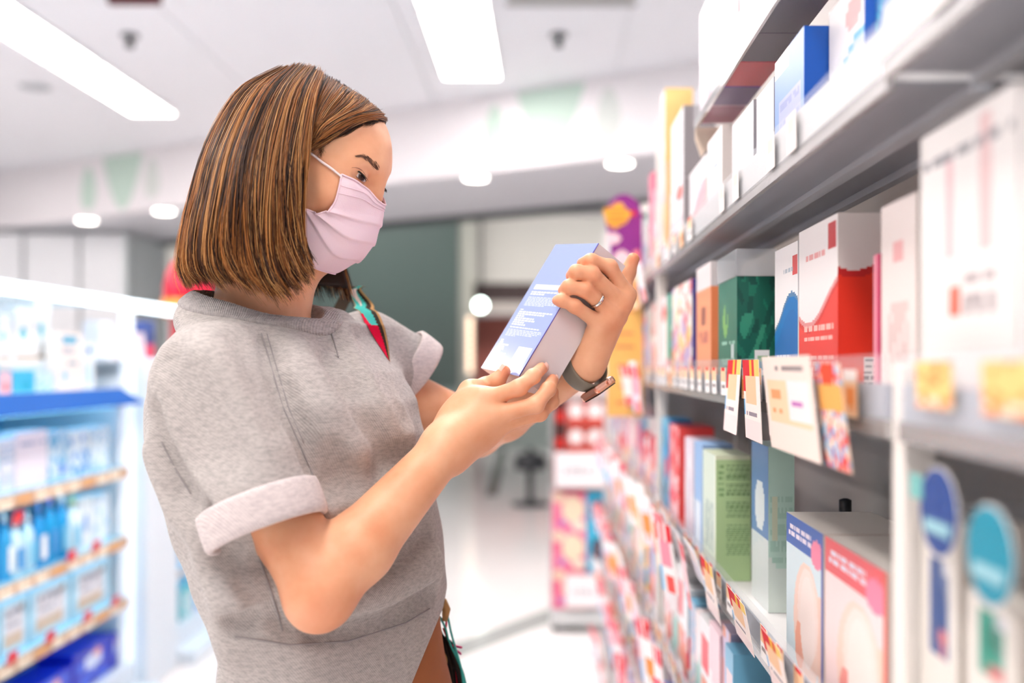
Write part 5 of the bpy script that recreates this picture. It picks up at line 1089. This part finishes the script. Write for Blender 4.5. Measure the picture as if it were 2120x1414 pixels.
def shell(name, Gd, off_, m, n2=6):
    n = len(Gd); us = np.linspace(0, n-1, (n-1)*n2+1); S = np.array([crom_u(Gd, u) for u in us])
    c = np.array(H(-.005, 0, .0)); d = S-c; d /= np.linalg.norm(d, axis=2)[:, :, None]; S = S-d*off_
    S = push_out(S.reshape(-1, 3), .0012).reshape(S.shape)
    S2 = S-d*.006
    a, b = S.shape[:2]; V = np.concatenate([S.reshape(-1, 3), S2.reshape(-1, 3)]); F = []; o = a*b
    for i in range(a-1):
        for j in range(b-1):
            q = (i*b+j, (i+1)*b+j, (i+1)*b+j+1, i*b+j+1); F.append(q); F.append(tuple(o+k for k in q[::-1]))
    edge = [(i, 0) for i in range(a)]+[(a-1, j) for j in range(1, b)]+[(i, b-1) for i in range(a-2, -1, -1)]+[(0, j) for j in range(b-2, 0, -1)]
    for k in range(len(edge)):
        p, q = edge[k], edge[(k+1) % len(edge)]; x, y = p[0]*b+p[1], q[0]*b+q[1]; F.append((x, y, o+y, o+x))
    me = mesh(name, V, F); bm = bmesh.new(); bm.from_mesh(me); bmesh.ops.recalc_face_normals(bm, faces=bm.faces); bm.to_mesh(me); bm.free()
    return me
def crom_u(Gd, u):
    n = len(Gd); i = min(int(u), n-2); f = u-i
    a = Gd[max(i-1, 0)]; b = Gd[i]; c = Gd[i+1]; d = Gd[min(i+2, n-1)]
    return .5*((2*b)+(-a+c)*f+(2*a-5*b+4*c-d)*f*f+(-a+3*b-3*c+d)*f**3)
HC = np.array(H(-.005, 0, .0))
SG, ST, SR_, CC = [], [], [], []
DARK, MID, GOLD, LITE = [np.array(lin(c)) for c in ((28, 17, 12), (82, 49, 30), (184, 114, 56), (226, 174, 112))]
r_ = np.random.default_rng(11)
def strands(Gd, nclump, per, rad, gold, lay, spread, tipspread, wav, endv=.06, lift=.0):
    n = len(Gd)
    for c in range(nclump):
        uc = r_.uniform(0, n-1); layer = r_.uniform(*lay); amp = r_.normal(0, wav); ph = r_.uniform(0, 6); fr = r_.uniform(.7, 1.6); tend = 1+r_.uniform(-endv, endv*.55)
        isg = r_.random() < gold; tone = r_.uniform(.0, 1)
        for s in range(per):
            u = np.clip(uc+r_.normal(0, spread), 0, n-1); g = crom_u(Gd, u).copy(); g2 = crom_u(Gd, np.clip(uc+r_.normal(0, tipspread), 0, n-1))
            t = np.linspace(0, 1, NSEG)[:, None]; g = g*(1-t)+g2*t
            # length
            te = tend+r_.normal(0, .02); tt = np.clip(np.linspace(0, te, NSEG)*(NSEG-1), 0, NSEG-1.0001+.0); i0 = np.minimum(tt.astype(int), NSEG-2); f = (np.linspace(0, te, NSEG)*(NSEG-1)-i0)[:, None]; g = g[i0]*(1-f)+g[i0+1]*f
            d = g-HC; d /= np.linalg.norm(d, axis=1)[:, None]
            tang = np.gradient(g, axis=0); tang /= np.linalg.norm(tang, axis=1)[:, None]+1e-9; side = np.cross(tang, d)
            g = g+d*(layer+lift+r_.normal(0, .0012)+amp*.5*np.sin(ph+fr*5*t)*t)+side*(amp*np.sin(ph+1+fr*6*t)*t+r_.normal(0, .0008))
            SG.append(g); ST.append(tang); SR_.append(rad*r_.uniform(.7, 1.25)*np.clip(np.minimum(.5+3*t[:, 0], 1.25-1.0*t[:, 0]**3), .2, 1))
            tn = np.clip(tone+r_.normal(0, .18), 0, 1); hi = MID*(1-tn)+GOLD*tn if isg else DARK*(1-tn)+MID*tn
            if isg and r_.random() < .34: hi = GOLD*.35+LITE*.65
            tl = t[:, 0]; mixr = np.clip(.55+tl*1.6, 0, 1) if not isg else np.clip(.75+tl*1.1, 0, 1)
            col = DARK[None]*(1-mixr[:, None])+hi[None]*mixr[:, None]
            CC.append(col)
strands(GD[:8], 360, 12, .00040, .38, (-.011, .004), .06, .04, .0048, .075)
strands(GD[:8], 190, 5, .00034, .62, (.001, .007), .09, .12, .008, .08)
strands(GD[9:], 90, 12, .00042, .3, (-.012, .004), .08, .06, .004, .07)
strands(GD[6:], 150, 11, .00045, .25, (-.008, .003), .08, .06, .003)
strands(GF, 130, 12, .00036, .62, (-.004, .002), .10, .09, .0012, .02)
strands(GX, 40, 10, .0004, .3, (-.004, .002), .1, .08, .001, .02)
# short fine hair along the hairline
BABY = [[(790, 255, 1.188), (770, 258, 1.165), (748, 266, 1.148)], [(745, 262, 1.146), (720, 276, 1.134), (694, 286, 1.126)], [(695, 284, 1.126), (676, 296, 1.122), (660, 312, 1.121)], [(668, 292, 1.121), (660, 306, 1.122), (664, 325, 1.123)]]
BG = guides(BABY, NSEG)
for k in range(len(BG)): strands(np.stack([BG[k], BG[k]+np.array([.002, 0, .004])]), 10, 6, .00022, .1, (.0005, .002), .3, .6, .002, .25)
def quad_col_mesh(name, V, Q, C):
    me = np_mesh(name, V, Q); a = me.color_attributes.new('Col', 'FLOAT_COLOR', 'POINT')
    a.data.foreach_set('color', np.concatenate([C, np.ones((len(C), 1))], 1).astype(np.float32).ravel()); return me
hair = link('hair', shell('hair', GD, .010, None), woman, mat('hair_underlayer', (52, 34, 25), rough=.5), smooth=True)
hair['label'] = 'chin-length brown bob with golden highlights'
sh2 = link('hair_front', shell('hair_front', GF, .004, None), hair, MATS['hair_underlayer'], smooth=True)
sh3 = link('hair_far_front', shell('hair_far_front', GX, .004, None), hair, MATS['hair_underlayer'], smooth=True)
g = np.array(SG); g = push_out(g.reshape(-1, 3), .0015, 3).reshape(g.shape); tg = np.array(ST); rr = np.array(SR_)[:, :, None]; ns_ = len(g)
u1 = np.cross(tg, np.array([.3, -.5, .81])); u1 /= np.linalg.norm(u1, axis=2)[:, :, None]+1e-9; u2 = np.cross(tg, u1)
V_h = np.stack([g+u1*rr, g-(u1*.5-u2*.866)*rr, g-(u1*.5+u2*.866)*rr], 2).reshape(-1, 3)
bb = (np.arange(ns_)[:, None]*3*NSEG+3*np.arange(NSEG-1)[None]).ravel(); Q_h = np.concatenate([np.stack([bb+k, bb+(k+1) % 3, bb+3+(k+1) % 3, bb+3+k], 1) for k in range(3)])
C_h = np.repeat(np.array(CC).reshape(-1, 3), 3, axis=0)
st = link('hair_strands', quad_col_mesh('hair_strands', V_h, Q_h, C_h), hair, HAIRM); st['kind'] = 'stuff'
# ---------------------------------------------------------------- eyes and brows
def on_eye(px, py, s=1, r=.01285):
    o = Vector((0, 0, CAMZ)); d = Vector(((px-CX)/FPX, 1, (CY-py)/FPX)).normalized(); oc = o-EYE[s]; b = oc.dot(d); c = oc.dot(oc)-r*r; q = b*b-c
    return o+d*(-b-math.sqrt(q)) if q > 0 else (lambda p: EYE[s]+(p-EYE[s]).normalized()*r)(o+d*(-b))
ex_, ey_ = CX+FPX*EYE[1].x/EYE[1].y, CY-FPX*(EYE[1].z-CAMZ)/EYE[1].y
UPL = [(ex_+a, ey_+b) for a, b in ((-9, -10), (-2, -11), (6, -8), (13, -2), (17, 4), (20, 11))]
LOL = [(ex_+a, ey_+b) for a, b in ((-9, -10), (-3, -2), (3, 5), (9, 10), (15, 13), (20, 11))]
def pl(L, m): return crom([Vector((a, b, 0)) for a, b in L], m)
m1, m2 = 15, 7
U_, L_ = pl(UPL, m1), pl(LOL, m1); V, F, C = [], [], []
ic = on_eye(ex_+11.5, ey_+3.5)
for i in range(m1):
    for j in range(m2):
        q = U_[i]*(1-j/(m2-1))+L_[i]*j/(m2-1); p = on_eye(q[0], q[1]); V.append(p); dd = (p-ic).length
        C.append(lin((24, 16, 14)) if dd < .0024 else lin((62, 38, 28)) if dd < .0052 else lin((226, 210, 206)))
for i in range(m1-1):
    for j in range(m2-1): F.append((i*m2+j, i*m2+j+1, (i+1)*m2+j+1, (i+1)*m2+j))
eye = link('eye', quad_col_mesh('eye', np.array([tuple(v) for v in V]), np.array(F), np.array(C)), woman, attr_mat('eye_surface', rough=.08, spec=.6))
def line_on(name, pts, rad, m, parent, fn, n=14):
    q = pl(pts, n); q = [fn(a[0], a[1]) for a in q]; q = [p for p in q if p is not None]
    N = len(q); return tube(name, q, [rad*(.35+.65*math.sin(math.pi*min(1, .12+k/(N-1)*.88))) for k in range(N)], m, parent, 6)
LASH = mat('lashes', (30, 20, 18), rough=.6); FOLD_ = mat('lid_fold', (176, 112, 88), rough=.6); LIDM = SKIN
line_on('eyelashes', [(ex_-13, ey_-13)]+UPL[1:], .0011, LASH, eye, lambda a, b: on_eye(a, b, 1, .0133)); line_on('lower_lid_line', LOL, .0004, mat('lower_lid', (150, 92, 76), rough=.6), eye, lambda a, b: on_eye(a, b, 1, .0129))
line_on('eyelid_crease', [(ex_-11, ey_-17), (ex_-2, ey_-17), (ex_+7, ey_-14), (ex_+14, ey_-8), (ex_+19, ey_+0)], .0006, FOLD_, eye, lambda a, b: on_body(a, b, .0001) or on_eye(a, b))
for k in range(9):                                   # single lashes
    q = U_[3+k]; p = on_eye(q[0], q[1], 1, .0132); e = p+(p-EYE[1]).normalized()*.0022+Vector((.0028, -.0004, -.0042))
    tube('eyelash', [p, p.lerp(e, .5)+Vector((.0008, 0, .0006)), e], [.0003, .00022, .0001], LASH, eye, 4)
pf = EYE[-1]; fl_ = [pf+HF*.0128+HR*(-.004)+HU*.0015, pf+HF*.0165+HR*(-.002)+HU*(-.0005), pf+HF*.0185+HR*(.0)+HU*(-.0035)]
e2 = link('eye', mesh('eye', [pf+HF*.0129+HU*a+HR*b for a, b in ((.004, -.008), (.004, .006), (-.003, .006), (-.003, -.008))], [(0, 1, 2, 3)]), woman, LASH)
for k in range(6): tube('eyelash', [p+HR*(.003-.0016*k) for p in fl_], [.0005, .0004, .00015], LASH, e2, 4)
# brow: many short hairs
BV, BF, bn_ = [], [], 0
bc = pl([(742, 324), (752, 324), (764, 330), (775, 341), (785, 354)], 60)
for k in range(170):
    i = r_.integers(0, 58); wdt = 2.0+4.2*min(1, i/45)*(1 if i < 52 else .6); o2 = r_.normal(0, wdt*.45)
    tx, ty = bc[i+1][:2]-bc[i][:2]; nrm = np.hypot(tx, ty); tx, ty = tx/nrm, ty/nrm; ax_, ay_ = bc[i][0]-ty*o2, bc[i][1]+tx*o2
    p0, p1 = on_body(ax_, ay_, .0006), on_body(ax_-tx*7+ty*1.5*np.sign(-o2), ay_-ty*7-tx*1.0, .0011)
    if p0 is None or p1 is None: continue
    v, f = tube_data([p0, p0.lerp(p1, .5), p1], [.00022, .0002, .00008], 3); BV += v; BF += [tuple(x+bn_ for x in q) for q in f]; bn_ += len(v)
brow = link('eyebrow', mesh('eyebrow', BV, BF), woman, mat('brow_hair', (104, 70, 54), rough=.6)); brow['kind'] = 'stuff'
# ---------------------------------------------------------------- face mask
ROWSM = [((706, 362), (744, 391), (785, 424)), ((695, 415), (745, 424), (787, 441)), ((681, 433), (738, 447), (786, 458)), ((668, 439), (728, 473), (782, 485)), ((648, 440), (712, 503), (768, 514)), ((630, 430), (688, 530), (736, 540)), ((614, 468), (652, 530), (696, 546)), ((617, 545), (642, 546), (682, 544))]
EDR = [.060, .062, .064, .064, .064, .064, .062, .052]; MDR = [.027, .032, .037, .040, .040, .036, .034, .034]
grid = []
for (e, mm, c), er, mr in zip(ROWSM, EDR, MDR):
    pe, pm, pc = toH(onr(*e, er)), toH(onr(*mm, mr)), toH(onr(*c, 0.0))
    grid.append([pe, pe.lerp(pm, .5)+Vector((.0, .003, 0)), pm, pm.lerp(pc, .55)+Vector((.003, .003, 0)), pc]+[Vector((v.x, -v.y, v.z)) for v in (pm.lerp(pc, .55)+Vector((.003, .003, 0)), pm, pe.lerp(pm, .5)+Vector((.0, .003, 0)), pe)])
NR, NC = 72, 64
cols = [crom([grid[i][j] for i in range(len(grid))], NR) for j in range(9)]
surf = np.array([crom([Vector(tuple(cols[j][i])) for j in range(9)], NC) for i in range(NR)])        # head-local
W_ = HO; M3 = np.array([tuple(HF), tuple(HR), tuple(HU)])
wsurf = np.array(HO)+(surf@M3)*HS
for _ in range(4):
    wsurf = push_out(wsurf.reshape(-1, 3), .0035, 2).reshape(wsurf.shape)
    for _k in range(5):
        wsurf[1:-1] = .5*wsurf[1:-1]+.25*(wsurf[:-2]+wsurf[2:]); wsurf[:, 1:-1] = .5*wsurf[:, 1:-1]+.25*(wsurf[:, :-2]+wsurf[:, 2:])
du = np.gradient(wsurf, axis=0); dv = np.gradient(wsurf, axis=1); nn = np.cross(du, dv); nn /= np.linalg.norm(nn, axis=2)[:, :, None]+1e-9
cen = np.array(H(.03, 0, -.04)); sg = np.sign(np.sum(nn*(wsurf-cen), axis=2))[:, :, None]; nn = nn*sg
tt = np.linspace(0, 1, NR)[:, None]; cc = np.abs(np.linspace(-1, 1, NC))[None]
pleat = np.zeros((NR, NC))
for (p0, wdt, a) in ((.33, .10, .0034), (.52, .10, .0034), (.70, .10, .0034)):
    x = (tt-p0)/wdt; pleat += a*np.where((x > -1) & (x < 0), 1+x, np.where((x >= 0) & (x < .18), 1-x/.18, 0))*(.45+.75*cc)
pleat += .0009*np.sin(8*tt+5*cc)+.0006*np.exp(-((tt-.04)/.02)**2)
wsurf = wsurf+nn*pleat[:, :, None]
inner = wsurf-nn*.0012
Vm = np.concatenate([wsurf.reshape(-1, 3), inner.reshape(-1, 3)]); o = NR*NC; Fm = []
for i in range(NR-1):
    for j in range(NC-1):
        q = (i*NC+j, (i+1)*NC+j, (i+1)*NC+j+1, i*NC+j+1); Fm.append(q); Fm.append(tuple(o+k for k in q[::-1]))
edge = [(i, 0) for i in range(NR)]+[(NR-1, j) for j in range(1, NC)]+[(i, NC-1) for i in range(NR-2, -1, -1)]+[(0, j) for j in range(NC-2, 0, -1)]
for k in range(len(edge)):
    p, q = edge[k], edge[(k+1) % len(edge)]; x, y = p[0]*NC+p[1], q[0]*NC+q[1]; Fm.append((x, y, o+y, o+x))
mk = empty('face_mask', H(.07, 0, -.05), 'pink pleated surgical mask on the woman\'s face', 'mask')
me = mesh('mask_cloth', Vm, Fm); bm = bmesh.new(); bm.from_mesh(me); bmesh.ops.recalc_face_normals(bm, faces=bm.faces); bm.to_mesh(me); bm.free()
PINKM = mat('mask_pink', (251, 222, 232), rough=.85, spec=.15, sss=.1, bump=(900, .12)); link('mask_cloth', me, mk, PINKM, smooth=True)
PK2 = mat('mask_binding', (248, 218, 229), rough=.8, spec=.15)
def mrow(t, j0=0, j1=NC, lift=.0006):
    i = int(round(t*(NR-1))); return [Vector(wsurf[i, j]+nn[i, j]*lift) for j in range(j0, j1)]
tube('nose_wire_seam', mrow(.0), .0011, PK2, mk, 6); tube('seam', mrow(.06), .0005, PK2, mk, 5); tube('seam', mrow(.10), .0005, PK2, mk, 5); tube('lower_binding', mrow(1.0), .0009, PK2, mk, 6)
tube('side_binding', [Vector(wsurf[i, 0]) for i in range(NR)], .0011, PK2, mk, 6); tube('side_binding', [Vector(wsurf[i, NC-1]) for i in range(NR)], .0011, PK2, mk, 6)
a0 = Vector(wsurf[1, 1]); ear = H(-.012, .083, .034)
lp = [a0, P(690, 352, a0.y-.002), P(665, 334, 1.127), P(640, 315, 1.123), ear, H(-.03, .082, .01), H(-.018, .08, -.03), P(612, 408, 1.128), P(624, 424, Vector(wsurf[int(NR*.68), 0]).y)]
tube('ear_loop', [Vector(q) for q in push_out(crom(lp, 40), .0018)], .0014, mat('ear_loop', (250, 232, 232), rough=.8), mk, 8)
a1 = Vector(wsurf[1, NC-2]); tube('ear_loop', [Vector(q) for q in push_out(crom([a1, H(.03, -.074, .03), H(-.012, -.083, .034), H(-.03, -.082, .0), Vector(wsurf[int(NR*.68), NC-1])], 30), .0018)], .0014, MATS['ear_loop'], mk, 8)
# ---------------------------------------------------------------- watch and ring
fa = (WL-EL).normalized(); wc = WL-fa*.006
nrm_ = Vector((.70, -.28, -.62)); nrm_ = (nrm_-fa*nrm_.dot(fa)).normalized(); bn2 = fa.cross(nrm_).normalized()
wt = empty('wrist_watch', wc, 'grey green watch with rose gold case on the left wrist', 'watch')
def wr_(rr, t, sc=1.0): return lambda a: wc+fa*t+nrm_*(rr*math.cos(a)*1.06+.002)+bn2*(rr*math.sin(a))
loop_band('strap', [wr_(.0265, -.011), wr_(.0285, -.011), wr_(.0292, -.009), wr_(.0292, .009), wr_(.0285, .011), wr_(.0265, .011), wr_(.0260, 0)], mat('olive_rubber', (128, 120, 106), rough=.5), wt, 48)
cw = wc+nrm_*.0355
obox('case', cw, (fa, bn2, nrm_), (.0165, .0195, .0052), mat('rose_gold', (232, 176, 154), rough=.22, metal=.85), wt, .004)
obox('screen', cw+nrm_*.005, (fa, bn2, nrm_), (.0145, .0175, .0012), mat('watch_glass', (26, 24, 26), rough=.05), wt, .001)
obox('crown', cw+fa*.0175+bn2*.006, (fa, bn2, nrm_), (.0016, .003, .003), MATS['rose_gold'], wt, .001)
p0, p1 = MC[2], fL[2][1][0]; rc = p0.lerp(p1, .55); rd = (p1-p0).normalized(); ru = rd.cross(Vector((0, 0, 1))).normalized(); rv = rd.cross(ru)
rg = empty('finger_ring', rc, 'plain silver ring on the left ring finger', 'ring')
def rr_(r, t): return lambda a: rc+rd*t+(ru*math.cos(a)+rv*math.sin(a))*r
loop_band('band', [rr_(.0096, -.002), rr_(.0106, -.002), rr_(.0109, 0), rr_(.0106, .002), rr_(.0096, .002)], mat('silver', (226, 220, 216), rough=.15, metal=1.0), rg, 40)
# ---------------------------------------------------------------- finger nails
NAIL = mat('nail', (246, 196, 178), rough=.25, spec=.5)
def nail(tip, prev, out, r):
    d = (tip-prev).normalized(); n = (out-d*out.dot(d)).normalized(); s = d.cross(n); V, F = [], []
    for i in range(7):
        for j in range(7):
            a = (j/6-.5)*1.7; t = (i/6-.5)*.0095; ww = r*.99*(1.0 if 0 < i < 6 else .98); V.append(tip+d*(t+.001)+(n*math.cos(a)+s*math.sin(a))*(ww+.0004)-n*(.0006*abs(i/6-.3)))
    for i in range(6):
        for j in range(6): F.append((i*7+j, i*7+j+1, (i+1)*7+j+1, (i+1)*7+j))
    link('fingernail', mesh('fingernail', V, F), woman, NAIL, smooth=True)
nail(fR[4][3][0], fR[4][2][0], Vector((-.75, -.35, .55)), .0079)
nail(fR[0][3][0], fR[0][2][0], wn, .0073); nail(fR[1][3][0], fR[1][2][0], wn, .0075)
# ---------------------------------------------------------------- trousers, shoes
G = Grid((-.56, .92, .0), (-.04, 1.50, .90), .005)
G.add(loft([(z-.16, x, y, a*.95, b*.93, c*.93) for z, x, y, a, b, c in ROWS[:1]]+[(z, x, y, a*.955, b*.955, c*.955) for z, x, y, a, b, c in ROWS[:4]], TF, TR, 2.08))
hipc = Vector((-.255, 1.205, .72))
ft = []
for s in (1, -1):
    hp = hipc+TR*(.085*s); kn = hipc+TR*(.09*s)+TF*.03+Vector((0, 0, -.30)); an = hipc+TR*(.09*s)+TF*(-.01)+Vector((0, 0, -.65))
    G.add(cone(hp, kn, .095, .075), .05); G.add(cone(kn, an, .075, .068), .03); ft.append(an)
Vt, Qt = surface_nets(G); Vt = relax(Vt, Qt, 3)
tr = link('trousers', np_mesh('trousers', Vt, Qt), woman, mat('rust_trousers', (176, 106, 58), rough=.7, noise=(6, .5, (150, 84, 44)), bump=(500, .1))); tr['label'] = 'rust brown trousers'
for an in ft:
    G = Grid((an.x-.16, an.y-.2, -.004), (an.x+.3, an.y+.16, .14), .004); b = Vector((an.x, an.y, .045))
    G.add(cone(b-TF*.02+Vector((0, 0, .02)), b+TF*.14+Vector((0, 0, -.012)), .045, .036)); G.add(cone(b-TF*.02, b+Vector((0, 0, .06)), .045, .042), .03); G.add(cone(b-TF*.03+Vector((0, 0, -.03)), b+TF*.15+Vector((0, 0, -.03)), .04, .036), .015)
    G.F = np.maximum(G.F, (.002-(G.lo[2]+G.h*np.arange(G.n[2])))[None, None, :].astype(np.float32))
    Vx, Qx = surface_nets(G); link('shoe', np_mesh('shoe', relax(Vx, Qx, 2), Qx), woman, mat('white_shoe', (230, 226, 222), rough=.5))
# ---------------------------------------------------------------- woven shoulder bag with fringe
bag = empty('shoulder_bag', (-.15, 1.40, .45), 'woven multicoloured shoulder bag with fringe on the far shoulder', 'bag')
TEAL, CRIM, OLIV, TAN, BLSH = (72, 188, 178), (224, 16, 62), (58, 48, 40), (186, 142, 92), (240, 214, 206)
LE = [(742, 592), (722, 606), (738, 634), (757, 668), (778, 704), (800, 738)]; RE = [(752, 592), (748, 600), (774, 632), (793, 668), (803, 708), (808, 750)]
nu, nvv = 24, 60; V, F, C = [], [], []
le, re_ = pl(LE, nvv), pl(RE, nvv)
ly = 1.335
for i in range(nvv):
    for j in range(nu):
        q = le[i]*(1-j/(nu-1))+re_[i]*j/(nu-1); p = march(SHIRT_F, q[0], q[1], .0035, 1.16, 1.46)
        if p is None: p = P(q[0], q[1], 1.40)
        V.append(p)
Vb = np.array([tuple(v) for v in V]).reshape(nvv, nu, 3)
for _ in range(14): Vb[1:-1, :, 1] = np.minimum(Vb[1:-1, :, 1], .5*Vb[1:-1, :, 1]+.25*(Vb[:-2, :, 1]+Vb[2:, :, 1]))
for _ in range(6): Vb[:, 1:-1, 1] = .5*Vb[:, 1:-1, 1]+.25*(Vb[:, :-2, 1]+Vb[:, 2:, 1])
def scol(u, v):
    zg = .012*((v*60) % 2 > 1)
    if u > .86: return TAN
    if u > .62+zg and v > .15: return OLIV
    if v < .12: return TEAL
    x = u/.62; a = .40
    if v < .5:
        w2 = (.42-v)*2.0
        if abs(x-.55) < w2*.9+zg: return BLSH if abs(x-.5) > .08 or v > .3 else BLSH
        if x < .1: return TAN
        return TEAL
    return TEAL if x > .15+1.9*(v-.5)+zg and v < .62 and x > .2 else CRIM
C = []
qf = []
for i in range(nvv-1):
    for j in range(nu-1):
        qf.append((i*nu+j, i*nu+j+1, (i+1)*nu+j+1, (i+1)*nu+j)); C.append(scol((j+.5)/(nu-1), (i+.5)/(nvv-1)))
base_n = nu*nvv
bk = Vb.reshape(-1, 3)+np.array([0, .003, -.001])
Vall = np.concatenate([Vb.reshape(-1, 3), bk]); qa = qf+[tuple(base_n+k for k in q[::-1]) for q in qf]; ca = C+[OLIV]*len(C)
me = mesh('strap', Vall, qa); a = me.color_attributes.new('Col', 'FLOAT_COLOR', 'CORNER'); a.data.foreach_set('color', np.repeat(np.array([(*lin(c), 1) for c in ca], np.float32), 4, axis=0).ravel())
link('strap', me, bag, attr_mat('woven_wool', rough=.95, spec=.1, bump=(700, .5)))
top = Vector(Vb[0, nu//2]); bot = Vector(Vb[-1, nu//2])
def ribbon(name, pts, w_, m, n=20):
    q = crom(pts, n); V, F = [], []
    for i, p in enumerate(q):
        for dx, dy in ((-w_, -.002), (w_, -.002), (w_, .002), (-w_, .002)): V.append(Vector(p)+TF*dx*.4+Vector((dx*.5, 0, 0))+Vector((0, dy, 0)))
    for i in range(n-1):
        for k in range(4): F.append((i*4+k, i*4+(k+1) % 4, i*4+4+(k+1) % 4, i*4+4+k))
    F += [(3, 2, 1, 0), tuple(4*(n-1)+k for k in range(4))]
    link(name, mesh(name, V, F), bag, m)
WOV = mat('woven_olive', (70, 58, 46), rough=.95, bump=(600, .5))
ribbon('strap_lower', [bot+Vector((-.012, .02, .004)), P(800, 800, 1.38), P(835, 950, 1.385), P(850, 1100, 1.40), P(872, 1240, 1.41), Vector((-.17, 1.42, .78))], .012, WOV)
ribbon('strap_back', [top+Vector((-.004, .014, 0)), top+Vector((-.03, .06, -.006)), top+Vector((-.08, .11, -.10)), Vector((-.36, 1.43, 1.0)), Vector((-.30, 1.44, .78))], .012, WOV)
G = Grid((-.38, 1.34, .38), (-.04, 1.52, .80), .005); G.add(loft([(.42, -.22, 1.43, .10, .03, .03), (.48, -.22, 1.43, .13, .04, .04), (.66, -.22, 1.43, .125, .035, .035), (.74, -.22, 1.43, .115, .012, .012)], Vector((0, -1, 0)), Vector((1, 0, 0)), 2.6))
Vx, Qx = surface_nets(G); link('pouch', np_mesh('pouch', relax(Vx, Qx, 3), Qx), bag, mat('woven_stripes', (150, 60, 70), rough=.95, noise=(14, .1, (60, 150, 140)), bump=(500, .5)))
KN = P(911, 1262, 1.33)
tube('fringe_knot', [P(903, 1236, 1.335), P(917, 1246, 1.328), P(924, 1262, 1.328), P(921, 1284, 1.33)], [.004, .006, .006, .004], mat('knot_tan', TAN, rough=.95), bag, 10)
FR = [(TEAL, ((908, 1258), (925, 1272), (934, 1310), (945, 1350), (955, 1385), (962, 1440))), (TEAL, ((910, 1276), (922, 1300), (930, 1330), (946, 1362), (960, 1400), (972, 1450))), (CRIM, ((912, 1252), (922, 1262), (924, 1290), (922, 1306))), (CRIM, ((918, 1300), (932, 1340), (944, 1385), (950, 1440))),
      ((212, 60, 120), ((934, 1335), (945, 1338), (957, 1341))), ((212, 60, 120), ((938, 1347), (948, 1349), (955, 1355))), (TAN, ((911, 1330), (922, 1352), (928, 1378), (934, 1420), (930, 1460))), (TAN, ((914, 1345), (924, 1365), (922, 1395), (930, 1440)))]
for k in range(12): FR.append((((24, 18, 18), (34, 26, 24), (60, 44, 34))[k % 3], ((911+k*.4, 1300+2*k), (918+k*1.5, 1330), (926+k*1.9, 1365), (932+k*2.6, 1400), (936+k*3.2, 1460))))
for k in range(6): FR.append((((70, 54, 40), TAN)[k % 2], ((908+k, 1340), (914+k*2, 1370), (916+k*2.5, 1400), (918+3*k, 1460))))
for k, (c, pts) in enumerate(FR):
    z = crom([P(a, b, 1.333+.0012*(k % 7)) for a, b in pts], 16); tube('fringe', [Vector(q) for q in z], [.0016]*15+[.001], mat('fringe_%d_%d_%d' % c, c, rough=.95), bag, 6)
